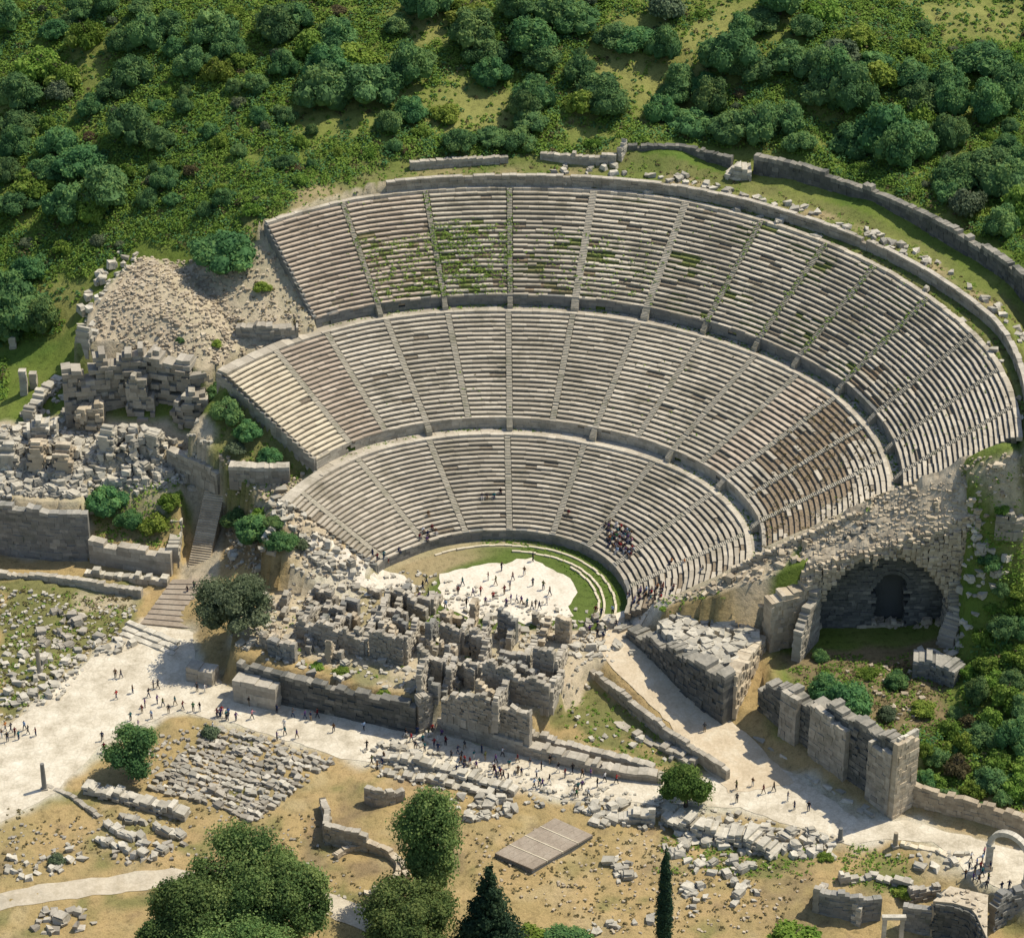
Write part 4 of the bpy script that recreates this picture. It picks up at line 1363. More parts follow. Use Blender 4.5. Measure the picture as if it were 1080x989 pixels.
# white arch over the street
ar = empty('gateway_arch', (*W2(1058, 925, -5), -5))
tag(ar, 'slender white stone archway spanning the street', 'arch')
o = ar.location
pl, pr = np.array(W2(1042, 916, -5)) - (o.x, o.y), np.array(W2(1082, 934, -5)) - (o.x, o.y)
for p in (pl, pr):
    mb = MB()
    for k in range(6):
        mb.box((p[0], p[1], k * .8), (.85 + (.3 if k in (0, 5) else 0), .85 + (.3 if k in (0, 5) else 0), .79 if k < 5 else .4), random.gauss(0, .02), random.uniform(.4, .9), 0, .015)
    mb.build('pier', M['pale'], ar)
mb = MB()
c = (pl + pr) / 2
hd = (pr - pl) / 2
rad = np.hypot(*hd)
hu = hd / rad
hn = np.array([-hu[1], hu[0]])
for k in range(15):
    a0, a1 = PI * k / 15, PI * (k + .97) / 15
    q = []
    for s_ in (-.45, .45):
        for aa, r_ in ((a0, rad - .3), (a1, rad - .3), (a1, rad + .4), (a0, rad + .4)):
            w_ = c + hu * r_ * math.cos(aa) + hn * s_
            q.append((w_[0], w_[1], 4.4 + r_ * math.sin(aa)))
    mb.hexa([q[0], q[1], q[5], q[4], q[3], q[2], q[6], q[7]], random.uniform(.7, 1), 0, True)
mb.build('arch_ring', M['pale'], ar)

# lower ruins at the bottom edge
wall('cellar_wall', 'dark curved wall of a sunken room near the dry slope', 'wall', [(862, 986), (880, 990), (905, 992), (926, 990)], [8.0, 8.4, 8.2, 7.0], -11.5, 'greywall', th=1.0, ragged=.4, tone=.35, toptone=.5)
wall('cellar_wall', 'short side wall of the sunken room by the bushes', 'wall', [(858, 982), (868, 960), (874, 948)], [7.5, 4.5, 3.5], -10.5, 'masonry', th=.9, ragged=.4, tone=.5)
df = empty('door_frame', (*W2(940, 1000, -8.5), -8.5))
tag(df, 'white standing stone doorframe among the sunken ruins', 'doorframe')
for sx in (-1.2, 1.2):
    mb = MB()
    for k in range(5):
        mb.box((sx, 0, k * 1.05), (.55, .6, 1.04), 0, random.uniform(.5, .9), 0, .01)
    mb.build('jamb', M['pale'], df)
mb = MB()
mb.box((0, 0, 5.27), (3.3, .7, .5), 0, .8, 0, .01)
mb.build('lintel', M['pale'], df)
vr = MB()
P = [W2(984, 950, -2.4), W2(1002, 934, -2.4), W2(1042, 944, -2.4), W2(1041, 989, -2.4), W2(1030, 965, -2.4), W2(1024, 958, -2.4), W2(1006, 952, -2.4)]
vr.v = [(x, y, -14) for x, y in P] + [(x, y, -2.4 + .15 * random.random()) for x, y in P]
nP = len(P)
area = sum(P[i - 1][0] * P[i][1] - P[i][0] * P[i - 1][1] for i in range(nP))
vr.f = [tuple(range(nP, 2 * nP)) if area > 0 else tuple(range(2 * nP - 1, nP - 1, -1))] + [(i, (i + 1) % nP, nP + (i + 1) % nP, nP + i) for i in range(nP)]
vr.t = [.8] + [.25] * nP
vr.m = [0] * len(vr.f)
for _ in range(120):
    t_, u_ = random.random(), random.random()
    qx, qy = random.uniform(min(p[0] for p in P), max(p[0] for p in P)), random.uniform(min(p[1] for p in P), max(p[1] for p in P))
    if float(poly_sdf(np.array(qx), np.array(qy), P)) < -.2:
        vr.box((qx, qy, -2.5), (random.uniform(.2, .7), random.uniform(.2, .6), random.uniform(.1, .45)), random.uniform(0, 3), random.uniform(.2, .95), 0, .2)
masonry(vr, [P[3], P[4], P[5], P[6], P[0], P[1]], -11.5, [8.9] * 6, th=.7, ragged=.35, tone=.35, mat=1, jit=.09, toptone=.3)
tag(vr.build('vaulted_block', [M['tan'], M['shadewall']]), 'square tan vaulted ruin with a flat top beside the archway crowd', 'ruin')
wall('cellar_wall', 'dark wall behind the square tan vaulted ruin', 'wall', [(950, 985), (968, 988), (986, 990)], [5.6, 5.4, 5.0], -9.5, 'greywall', th=1.0, ragged=.5, tone=.35, toptone=.5)
wall('cellar_wall', 'low pale wall crossing between the doorframe and the street', 'wall', [(885, 930), (920, 925), (962, 938)], [1.6, 1.2, 1.8], None, 'pale', th=1.0, ragged=.8, tone=.4, jit=.15)
wall('cellar_wall', 'broken wall of mixed blocks in front of the vaulted ruin', 'wall', [(958, 950), (972, 946), (990, 940)], [2.6, 2.8, 1.6], None, 'masonry', th=1.0, ragged=.9, tone=.45, jit=.12)
wall('cellar_wall', 'dark rough wall at the corner beside the vaulted ruin', 'wall', [(1044, 985), (1060, 975), (1090, 970)], [5.5, 6.5, 6.0], -9.0, 'greywall', th=1.2, ragged=1.0, tone=.35, jit=.12)
wall('cellar_wall', 'small ruined pier standing before the sunken room', 'pier', [(898, 975), (908, 978)], [4.6, 3.8], -8.6, 'pale', th=1.0, ragged=1.0, tone=.4, jit=.12)
wall('street_bench_wall', 'pale bench-like kerb with rounded end by the low brown wall', 'kerb', [(950, 890), (990, 898), (1012, 908)], [.5, .5, .5], None, 'newseat', th=.9, ragged=.05, tone=.6)
# middle bottom rooms
wall('room_wall', 'thick grey room wall jutting beside the round cistern ruin', 'wall', [(344, 888), (368, 892), (388, 896)], [3.6, 3.4, 2.6], None, 'masonry', th=1.0, ragged=.3, tone=.4, toptone=.4)
wall('room_wall', 'brown curved wall running down past the round cistern ruin', 'wall', [(388, 896), (408, 902), (424, 914), (430, 928)], [2.2, 1.8, 1.4, .8], None, 'tan', th=.9, ragged=.2, tone=.3)
wall('room_wall', 'small dark room wall below the street with pale coping', 'wall', [(386, 845), (400, 850), (426, 842)], [2.8, 3.0, 1.6], None, 'masonry', th=.9, ragged=.3, tone=.35, toptone=.5)
wall('room_wall', 'upright grey door block at the corner of the small room', 'wall', [(340, 850), (346, 868), (344, 888)], [1.6, 2.6, 3.4], None, 'masonry', th=.9, ragged=.3, tone=.55)
cist = [G(385 + 36 * math.cos(a), 918 + 24 * math.sin(a))[:2] for a in np.linspace(-2.6, 1.6, 16)]
mb = masonry(MB(), cist, zwall(cist, -.2), [1.0, .8, .9, .7], th=.8, ragged=.3, tone=.55)
tag(mb.build('cistern_wall', M['tan']), 'ring of low stones around the round cistern ruin', 'ruin')
wall('plot_wall', 'thick pale wall of rough stones below the stored blocks', 'wall', [(90, 834), (125, 842), (160, 852), (198, 862)], [1.6, 1.7, 1.5, 1.2], None, 'pale', th=1.8, ragged=.5, tone=.35, jit=.2, toptone=.3)
wall('plot_wall', 'thin line of kerb stones on the dry grass', 'wall', [(48, 828), (75, 840), (105, 862)], [.4, .45, .35], None, 'masonry', th=.7, ragged=.2, tone=.4)
wall('street_edge_wall', 'long rough edge of stacked blocks below the middle of the street', 'wall', [(398, 800), (440, 806), (500, 822), (545, 836)], [1.2, 1.3, 1.1, .9], None, 'pale', th=1.6, ragged=.6, tone=.35, jit=.2, toptone=.35)
wall('street_edge_wall', 'second row of rough blocks parallel to the street edge', 'wall', [(405, 815), (450, 822), (520, 840)], [.8, .9, .7], None, 'pale', th=1.2, ragged=.5, tone=.35, jit=.2)
wall('street_edge_wall', 'thick dark rubble wall with bright top below the round street tree', 'wall', [(640, 862), (690, 866)], [1.4, 1.8], None, 'pale', th=1.8, ragged=.6, tone=.3, jit=.2, toptone=.5)
wall('street_edge_wall', 'broad rubble wall sloping down from the round street tree', 'wall', [(700, 864), (740, 878), (790, 890), (820, 902)], [2.2, 2.2, 2.0, 1.4], None, 'pale', th=2.4, ragged=.8, tone=.35, jit=.3, toptone=.45)
wall('gate_post', 'white upright slab at the gap in the rubble wall', 'post', [(684, 868), (691, 868)], [2.6, 2.6], None, 'pale', th=.5, ragged=.05, tone=.8, course=1.3)

# paved platform on the dry grass
pf = empty('paved_platform', (0, 0, 0))
tag(pf, 'flat grey rectangular platform with pale seams on the dry grass', 'platform')
c4 = [np.array(W2(*q, -4.8)) for q in ((521, 900), (561, 917), (626, 880), (586, 862))]
mb = MB()
zt = -4.75
cols = 4
for k in range(cols):
    a0, a1 = k / cols + .012, (k + 1) / cols - .012
    q = [c4[0] + (c4[3] - c4[0]) * a0, c4[1] + (c4[2] - c4[1]) * a0, c4[1] + (c4[2] - c4[1]) * a1, c4[0] + (c4[3] - c4[0]) * a1]
    for j in range(5):
        u0, u1 = j / 5 + .002, (j + 1) / 5 - .002
        w4 = [q[0] + (q[1] - q[0]) * u0, q[0] + (q[1] - q[0]) * u1, q[3] + (q[2] - q[3]) * u1, q[3] + (q[2] - q[3]) * u0]
        mb.hexa([(x, y, zt - .3) for x, y in w4] + [(x, y, zt) for x, y in w4], random.uniform(.3, .6))
mb.build('deck_slab', M['greyslab'], pf)
mb = MB()
for k in range(1, cols):
    a0, a1 = k / cols - .007, k / cols + .007
    q = [c4[0] + (c4[3] - c4[0]) * a0, c4[1] + (c4[2] - c4[1]) * a0, c4[1] + (c4[2] - c4[1]) * a1, c4[0] + (c4[3] - c4[0]) * a1]
    mb.hexa([(x, y, zt - .3) for x, y in q] + [(x, y, zt + .05) for x, y in q], .6)
mb.build('seam_strip', M['newseat'], pf)
mb = MB()
cc = sum(c4) / 4
q = [cc + (p - cc) * .985 for p in c4]
mb.hexa([(x, y, zt - 2.5) for x, y in q] + [(x, y, zt - .28) for x, y in q], .1)
mb.build('base', M['greywall'], pf)

# standing columns
for (q, hh, lb, mt) in (((47, 832), 4.6, 'dark lone column standing at the corner of the plaza', 'greywall'), ((42, 712), 4.8, 'grey column standing among blocks beside the plaza', 'masonry'),
                        ((886, 886), 2.2, 'short dark column stump at the street bend', 'greywall'), ((944, 892), 2.4, 'reddish post stump beside the street bend', 'tan')):
    x, y, z = G(*q)
    ob = empty('stone_column', (x, y, z))
    tag(ob, lb, 'column')
    mb = MB()
    mb.tube([(0, 0, .25), (0, 0, hh * .5), (0, 0, hh)], [.36, .35, .30], 12, .3)
    mb.build('shaft', M[mt], ob)
    mb = MB()
    mb.box((0, 0, -.2), (.95, .95, .45), .2, .5, 0, .02)
    mb.build('base', M['masonry'], ob)

# ------------------------------------------------------------------ loose stones
STONES = []      # (x, y, z, sx, sy, sz, rz, place, material)


def scat(px, n, size, place, mat='pale', row=None, f=hz, flat=.6, sink=.15):
    P = GP(px, f)
    xs, ys = [p[0] for p in P], [p[1] for p in P]
    c = 0
    for _ in range(n * 40):
        if c >= n:
            break
        x, y = random.uniform(min(xs), max(xs)), random.uniform(min(ys), max(ys))
        if float(poly_sdf(np.array(x), np.array(y), P)) > 0:
            continue
        s = random.uniform(*size) * random.choice((.5, .6, .75, .8, 1.0, 1.25))
        STONES.append((x, y, f(x, y) - sink * s, s, s * random.uniform(.5, .95), s * random.uniform(.4, .8) * flat / .6, random.uniform(0, PI), place, mat))
        c += 1


def rowpx(a, b, n, size, place, mat='masonry', jitter=.25):
    p, q = np.array(G(*a)[:2]), np.array(G(*b)[:2])
    d = q - p
    rz = math.atan2(d[1], d[0])
    for k in range(n):
        if random.random() < .08:
            continue
        w = p + d * (k + .5) / n + np.array([random.gauss(0, jitter), random.gauss(0, jitter)])
        s = random.uniform(*size)
        STONES.append((w[0], w[1], hz(*w) - .1, s, s * random.uniform(.55, .9), s * random.uniform(.45, .75), rz + random.gauss(0, .15), place, mat))


def heap(px, py, rx, ry, h, n, size, place, mat='pale'):
    cx, cy, cz = G(px, py)
    for _ in range(n):
        a, d = random.uniform(0, 6.283), math.sqrt(random.random())
        x, y = cx + rx * d * math.cos(a), cy + ry * d * math.sin(a)
        s_ = random.uniform(*size) * random.choice((.6, .8, 1, 1.2))
        STONES.append((x, y, hz(x, y) - .3 + h * (1 - d * d) * random.uniform(.5, 1), s_, s_ * random.uniform(.55, .95), s_ * random.uniform(.5, .85), random.uniform(0, PI), place, mat))


for q in ((20, 486, 7, 5, 2.4, 120), (55, 480, 5, 4, 2.0, 80), (140, 482, 7, 4.5, 3.0, 140), (185, 492, 5, 3, 1.8, 60), (30, 506, 9, 3, 1.2, 90), (85, 512, 6, 3, 1.0, 60)):
    heap(*q, (.7, 1.7), 'in the white rubble above the terrace wall')
for q in ((300, 540, 3.5, 3, 1.0, 40), (330, 580, 4, 2.5, 1.0, 50), (285, 560, 3, 3, .8, 30), (355, 600, 4, 2, .6, 40)):
    heap(*q, (.4, 1.2), 'on the bank beside the lowest seats')
STORE = 'in the field of stored blocks below the plaza'
for k in range(14):
    a = (224 - k * 5.2, 768 + k * 4.8)
    b = (350 - k * 6.1, 807 + k * 4.5)
    rowpx(a, b, 27, (.55, 1.15), STORE, random.choice(('masonry', 'masonry', 'pale')), .13)
rowpx((130, 860), (190, 884), 10, (1.1, 1.9), 'in the rows of blocks on the dry grass', 'pale')
rowpx((112, 872), (172, 898), 10, (1.1, 1.9), 'in the rows of blocks on the dry grass', 'pale')
rowpx((102, 886), (150, 905), 8, (1.0, 1.7), 'in the rows of blocks on the dry grass', 'pale')
scat([(120, 900), (200, 885), (190, 905), (125, 912)], 14, (.8, 1.5), 'in the rows of blocks on the dry grass', 'masonry')
scat([(0, 905), (60, 890), (100, 900), (70, 925), (0, 930)], 34, (.7, 1.6), 'in the heap beside the dusty track', 'pale')
scat([(40, 650), (85, 645), (95, 672), (60, 690), (35, 672)], 40, (.7, 1.5), 'in the stone heap on the weedy plot', 'masonry')
scat([(0, 690), (60, 690), (110, 672), (150, 680), (90, 700), (50, 738), (0, 764), (0, 735)], 90, (.8, 1.7), 'along the edge of the plaza by the weedy plot', 'pale')
scat([(480, 838), (540, 846), (552, 858), (500, 866), (470, 852)], 46, (.9, 1.8), 'in the pile behind the tall pine', 'pale')
scat([(600, 850), (660, 846), (668, 868), (630, 872)], 40, (.9, 1.7), 'in the rubble beside the grey platform', 'pale')
scat([(700, 856), (800, 872), (880, 880), (880, 905), (810, 905), (720, 888)], 150, (.8, 1.8), 'in the rubble field at the street bend', 'pale')
scat([(640, 905), (662, 900), (668, 925), (645, 935)], 22, (.8, 1.5), 'in the small heap right of the grey platform', 'pale')
scat([(720, 935), (742, 935), (745, 962), (722, 970)], 20, (.8, 1.5), 'in the small heap right of the cypress', 'pale')
scat([(770, 905), (795, 910), (800, 950), (775, 955)], 22, (.9, 1.7), 'in the stack on the bare slope', 'pale')
scat([(700, 890), (780, 905), (770, 925), (705, 915)], 26, (.8, 1.6), 'on the weedy slope below the rubble field', 'pale')
scat([(35, 965), (95, 950), (100, 975), (60, 989), (35, 985)], 22, (.8, 1.8), 'in the brownish heap at the foot of the picture', 'masonry')
scat([(770, 960), (800, 960), (590, 975), (620, 985)], 10, (.8, 1.4), 'on the bare slope', 'pale')
scat([(230, 700), (300, 680), (330, 700), (430, 735), (300, 712)], 40, (.6, 1.3), 'on the terrace of the stage ruins', 'pale')
scat([(270, 655), (330, 610), (430, 600), (470, 640), (600, 660), (640, 650), (650, 690), (600, 730), (450, 735), (330, 690)], 120, (.6, 1.6), 'among the walls of the stage ruins', 'pale')
scat([(620, 650), (660, 650), (670, 690), (640, 700), (600, 690)], 60, (.6, 1.4), 'around the entrance of the orchestra', 'pale')
scat([(440, 770), (480, 780), (470, 800), (420, 800), (395, 785)], 40, (.7, 1.5), 'on the street below the stage front', 'pale')
for k in range(34):
    q = TOWER_A + dirv * Lw * random.uniform(.05, .98) + nrm * random.uniform(1.8, 3.8)
    STONES.append((q[0], q[1], -5.05, random.uniform(.8, 1.8), random.uniform(.5, .9), random.uniform(.3, .7), math.atan2(dirv[1], dirv[0]) + random.gauss(0, .15), 'at the foot of the tall buttressed wall', 'pale'))
for k in range(120):                   # along the shelf behind the gallery wall
    t = random.uniform(5, 92)
    r = float(r_G(t)) + random.uniform(.9, 3.6) + max(0, random.gauss(0, .6))
    x, y = pol(r, t)
    s = random.uniform(.7, 1.5)
    STONES.append((x, y, hz(x, y) - .1, s, s * random.uniform(.5, .9), s * random.uniform(.4, .7), random.uniform(0, PI), 'on the grassy shelf behind the gallery wall', 'pale'))
for k in range(46):
    t = random.uniform(6, 92)
    r = float(r_F(t)) + random.uniform(.6, 1.4)
    x, y = pol(r, t)
    s = random.uniform(.6, 1.4)
    STONES.append((x, y, hz(x, y) - .05, s, s * .7, s * .55, random.uniform(0, PI), 'on the grass between the top row and the gallery wall', 'pale'))
scat([(0, 515), (95, 520), (110, 500), (200, 510), (215, 480), (150, 462), (60, 460), (0, 450)], 260, (.7, 1.7), 'in the white rubble above the terrace wall', 'pale')
scat([(-5, 508), (97, 514), (97, 528), (-5, 522)], 60, (.5, 1.4), 'in the white rubble above the terrace wall', 'pale')
scat([(100, 330), (150, 268), (128, 262), (90, 310), (75, 380)], 70, (.8, 1.9), 'along the outer rim of the rubble mound', 'pale')
scat([(20, 440), (70, 400), (90, 420), (75, 450), (25, 465)], 50, (.7, 1.6), 'on the stepped slope beside the mound', 'pale')
scat([(100, 340), (150, 275), (205, 280), (260, 340), (228, 400), (130, 390)], 260, (.35, .8), 'over the rubble mound', 'tan')
scat([(250, 500), (330, 520), (300, 545), (280, 590), (240, 590)], 60, (.7, 1.5), 'below the clean corner seats', 'pale')
scat([(680, 655), (790, 600), (930, 545), (1060, 490), (1060, 560), (900, 590), (800, 650)], 190, (.35, 1.3), 'on the rubble slope beside the seats', 'tan')
scat([(935, 530), (960, 515), (975, 525), (945, 545)], 24, (.8, 1.4), 'at the foot of the upper right seats', 'pale')
scat([(960, 690), (1010, 660), (1020, 690), (980, 715)], 30, (.8, 1.6), 'beside the arched recess', 'pale')
scat([(1010, 690), (1070, 590), (1050, 585), (1000, 650)], 60, (.7, 1.5), 'down the jagged stone line by the green slope', 'pale')
scat([(880, 710), (960, 690), (980, 740), (960, 770), (900, 740)], 40, (.5, 1.0), 'on the brown ground below the arched recess', 'tan')
scat([(600, 735), (700, 790), (740, 808), (640, 790), (590, 765)], 24, (.5, 1.1), 'on the weedy court', 'pale')
scat([(930, 885), (1020, 900), (1010, 930), (930, 910)], 26, (.6, 1.5), 'by the street near the archway', 'pale')


def stone_mesh(k):
    bm = bmesh.new()
    bmesh.ops.create_cube(bm, size=1.0)
    if k % 4 == 3:
        bm.clear()
        bmesh.ops.create_cone(bm, cap_ends=True, segments=10, radius1=.5, radius2=.46, depth=1.0)
    else:
        bmesh.ops.bevel(bm, geom=bm.edges[:], offset=.13, segments=2, affect='EDGES')
    rnd = random.Random(k)
    for v in bm.verts:
        v.co += Vector((rnd.uniform(-1, 1), rnd.uniform(-1, 1), rnd.uniform(-1, 1))) * .12
        v.co.z += .5
    me = bpy.data.meshes.new('stone_block')
    bm.to_mesh(me)
    bm.free()
    return me


SM = {}
for mt in ('pale', 'masonry', 'tan'):
    for k in range(8):
        sme = stone_mesh(k)
        sme.materials.append(M[mt])
        a = sme.attributes.new('tone', 'FLOAT', 'FACE')
        a.data.foreach_set('value', np.full(len(sme.polygons), .25 + .09 * k, dtype=np.float32))
        SM[mt, k] = sme


def pxof(x, y, z):
    v = np.array([x, y - CAM_Y, z - CAM_Z])
    d = v[1] * CP - v[2] * SP
    return 540 + FPX * v[0] / d, 494.5 - FPX * (v[1] * SP + v[2] * CP) / d


def inframe(x, y, z, m=0):
    a, b = pxof(x, y, z)
    return -m < a < 1080 + m and -m < b < 989 + m


RANKED = sorted((s for s in STONES if inframe(*s[:3])), key=lambda s: -s[3] * s[4])
BIG, SMALL = RANKED[:295], RANKED[295:]
COLW = {'pale': 'whitish', 'masonry': 'grey', 'tan': 'tan'}
places = {}
for s in BIG:
    places.setdefault(s[7], []).append(s)
for pl_, lst in places.items():
    names = {}
    for i, s in enumerate(sorted(lst, key=lambda s: -s[3])):
        if i == 0:
            names[id(s)] = 'largest'
        elif i == 1:
            names[id(s)] = 'second largest'
    byx = sorted(lst, key=lambda s: pxof(*s[:3])[0])
    byy = sorted(lst, key=lambda s: pxof(*s[:3])[1])
    for s, w_ in ((byx[0], 'leftmost'), (byx[-1], 'rightmost'), (byy[0], 'uppermost'), (byy[-1], 'lowest')):
        names.setdefault(id(s), w_)
    for s in lst:
        k = random.randrange(8)
        ob = bpy.data.objects.new('stone_block', SM[s[8], k])
        COL.objects.link(ob)
        ob.location = s[:3]
        ob.scale = (s[3], s[4], s[5])
        ob.rotation_euler = (random.gauss(0, .08), random.gauss(0, .08), s[6])
        w_ = names.get(id(s))
        kind_ = 'drum-shaped' if k % 4 == 3 else 'squared'
        lab = f'{w_} {COLW[s[8]]} block {s[7]}' if w_ else f'mid-sized {COLW[s[8]]} {kind_} block {s[7]}'
        tag(ob, lab, 'stone block', 'loose stone blocks ' + s[7])
mb = MB()
for s in SMALL:
    k = {'pale': 0, 'masonry': 1, 'tan': 2}[s[8]]
    mb.box(s[:3], s[3:6], s[6], random.uniform(.1, .95), k, .26)
tag(mb.build('loose_stones', [M['pale'], M['masonry'], M['tan']]), 'small loose stones strewn over all the ruins', 'stones', kind='stuff')

# fine rubble and gravel (nobody could count it)
mb = MB()


def fine(px, n, size, mat, f=hz):
    P = GP(px, f)
    xs, ys = [p[0] for p in P], [p[1] for p in P]
    for _ in range(n):
        x, y = random.uniform(min(xs), max(xs)), random.uniform(min(ys), max(ys))
        if float(poly_sdf(np.array(x), np.array(y), P)) > 0:
            continue
        s = random.uniform(*size)
        mb.box((x, y, f(x, y) - s * .3), (s, s * .8, s * random.uniform(.5, 1)), random.uniform(0, 3), random.uniform(.1, .9), mat, .2, False)


fine([(95, 345), (150, 270), (205, 275), (262, 345), (228, 405), (120, 395)], 1900, (.2, .6), 2)
fine([(655, 655), (790, 598), (930, 535), (1080, 475), (1080, 560), (980, 580), (860, 600), (800, 650)], 950, (.15, .55), 2)
fine([(0, 526), (97, 532), (210, 510), (230, 470), (60, 450), (0, 450)], 2200, (.25, .9), 0)
fine([(262, 520), (300, 525), (385, 598), (330, 610), (240, 600), (240, 560)], 900, (.2, .7), 2)
fine([(230, 480), (320, 500), (310, 530), (235, 540)], 400, (.2, .7), 2)
fine([(240, 690), (300, 610), (430, 600), (640, 650), (640, 700), (560, 750), (440, 735)], 1700, (.2, .7), 0)
fine([(380, 785), (480, 795), (560, 815), (700, 842), (880, 880), (870, 905), (700, 880), (560, 850), (400, 825)], 1300, (.25, .8), 0)
fine([(160, 780), (230, 760), (350, 800), (270, 862), (150, 830)], 700, (.25, .7), 1)
fine([(0, 620), (150, 640), (60, 740), (0, 765)], 600, (.2, .7), 0)
fine([(200, 280), (300, 260), (345, 340), (330, 385), (250, 400)], 900, (.2, .6), 2)
fine([(0, 870), (200, 850), (330, 860), (400, 960), (300, 930), (100, 905), (0, 930)], 500, (.15, .5), 1)
fine([(500, 870), (700, 880), (860, 920), (820, 985), (640, 985), (500, 930)], 500, (.15, .45), 2)
tag(mb.build('rubble', [M['pale'], M['masonry'], M['tan']]), 'fine stone rubble scattered across slopes and ruins', 'rubble', kind='stuff')

# ------------------------------------------------------------------ plants
def ico(sub=2):
    bm = bmesh.new()
    bmesh.ops.create_icosphere(bm, subdivisions=sub, radius=1.0)
    v = np.array([x.co[:] for x in bm.verts])
    f = [tuple(q.index for q in p.verts) for p in bm.faces]
    bm.free()
    return v, f


ICO_V, ICO_F = ico(2)


def crown_mesh(name, lobes, n, leaf, mat, seed=0, core=.80, up=-.35, flat=.35, tone_by_lobe=.22, spread=.40):
    """leaf-sized faces spread over and through a crown of lobes round a knobbly inner mass"""
    rg = np.random.default_rng(seed + 100)
    lob = np.array(lobes, float)
    wts = (lob[:, 3] * lob[:, 4] + lob[:, 5] * lob[:, 4])
    wts = wts / wts.sum()
    V, F, T = [], [], []
    ltone = rg.normal(0, tone_by_lobe, len(lob)) + .06
    nb = 0
    for li, L in enumerate(lob):
        v = ICO_V * (1 + 0.16 * rg.normal(size=(len(ICO_V), 1))) * L[3:6] * core + L[:3]
        V.append(v)
        F += [tuple(i + nb for i in q) for q in ICO_F]
        T += list(np.clip(.36 + ltone[li] * .6 + .14 * rg.normal(size=len(ICO_F)), 0, 1))
        nb += len(v)
    idx = rg.choice(len(lob), n, p=wts)
    d = rg.normal(size=(n, 3))
    d /= np.linalg.norm(d, axis=1, keepdims=True)
    d[:, 2] = np.where(d[:, 2] < up, -d[:, 2], d[:, 2])
    rad = 0.72 + (.06 + spread) * rg.random(n) ** 1.6
    c = lob[idx, :3] + d * lob[idx, 3:6] * rad[:, None]
    # leave out what lies deep inside another lobe
    keep = np.ones(n, bool)
    for li, L in enumerate(lob):
        q = (((c - L[:3]) / L[3:6]) ** 2).sum(1)
        keep &= ~((q < .62) & (idx != li))
    c, d, idx = c[keep], d[keep], idx[keep]
    k = len(c)
    nrm_ = d + rg.normal(size=(k, 3)) * .58
    nrm_[:, 2] += flat
    nrm_ /= np.linalg.norm(nrm_, axis=1, keepdims=True)
    a = np.cross(nrm_, rg.normal(size=(k, 3)))
    a /= np.linalg.norm(a, axis=1, keepdims=True)
    b = np.cross(nrm_, a)
    s = leaf * (0.55 + .8 * rg.random(k))[:, None]
    bow = nrm_ * s * .25
    q = np.stack([c - a * s - bow, c - b * s * .7, c + a * s - bow, c + b * s * .7], 1).reshape(-1, 3)
    V.append(q)
    F += [(nb + 4 * i, nb + 4 * i + 1, nb + 4 * i + 2, nb + 4 * i + 3) for i in range(k)]
    T += list(np.clip(.5 + ltone[idx] + .2 * rg.normal(size=k), 0, 1))
    me = bpy.data.meshes.new(name)
    me.from_pydata(np.concatenate(V).tolist(), [], F)
    me.materials.append(mat)
    at = me.attributes.new('tone', 'FLOAT', 'FACE')
    at.data.foreach_set('value', np.array(T, dtype=np.float32))
    me.update()
    return me


def bush_lobes(seed, n=6, spread=.55, h=.75):
    r_ = random.Random(seed)
    L = [(0, 0, h * .7, .62, .62, h * .62)]
    for k in range(n):
        a = 2 * PI * k / n + r_.uniform(-.4, .4)
        d = spread * r_.uniform(.75, 1.15)
        s = r_.uniform(.30, .46)
        L.append((d * math.cos(a), d * math.sin(a), h * r_.uniform(.35, .8), s, s, s * r_.uniform(.8, 1.05)))
    for k in range(3):
        a = r_.uniform(0, 6.3)
        L.append((.28 * math.cos(a), .28 * math.sin(a), h * r_.uniform(1.0, 1.25), .33, .33, .30))
    return L


def trunk_mesh(name, h, r, seed=0, limbs=4, lean=.05):
    rr_ = random.Random(seed)
    mb = MB()
    mb.tube([(0, 0, -.06 * h), (lean * h * .3, 0, h * .35), (lean * h, 0, h)], [r * 1.3, r, r * .45], 7)
    for k in range(limbs):
        a = 2 * PI * k / limbs + rr_.uniform(-.5, .5)
        z0 = h * rr_.uniform(.45, .75)
        mb.tube([(lean * z0, 0, z0), (.25 * h * math.cos(a), .25 * h * math.sin(a), z0 + .25 * h), (.45 * h * math.cos(a), .45 * h * math.sin(a), z0 + .4 * h)], [r * .5, r * .35, r * .12], 5)
    return mb.mesh(name, [M['bark']])


BUSH = [crown_mesh('crown', bush_lobes(k, 6 + k % 4, .5 + .06 * (k % 4), .60 + .07 * (k % 5)), 3200, .052, M['leaf'], k, .86) for k in range(9)]
BUSH_L = [crown_mesh('crown', bush_lobes(40 + k, 6, .55, .5), 1700, .07, M['leaf_light'], 40 + k) for k in range(4)]
BUSH_O = [crown_mesh('crown', bush_lobes(60 + k, 6, .52, .62), 1900, .068, M['leaf_olive'], 60 + k) for k in range(3)]
BUSH_D = [crown_mesh('crown', bush_lobes(70 + k, 5, .5, .5), 1500, .07, M['leaf_dry'], 70 + k) for k in range(2)]
TRUNK = [trunk_mesh('trunk', .8, .07, k) for k in range(3)]
TREES = []          # x, y, z, radius, kind


def plant(name, x, y, z, r, mesh, squash=1.0, trunk=True):
    rz = random.uniform(0, 6.28)
    if trunk:
        o = empty(name, (x, y, z), rz)
        o.scale = (r, r, r * squash)
        c = bpy.data.objects.new('crown', mesh)
        COL.objects.link(c)
        c.parent = o
        t = bpy.data.objects.new('trunk', random.choice(TRUNK))
        COL.objects.link(t)
        t.parent = o
        return o
    o = bpy.data.objects.new(name, mesh)
    COL.objects.link(o)
    o.location = (x, y, z)
    o.rotation_euler = (0, 0, rz)
    o.scale = (r, r, r * squash)
    return o


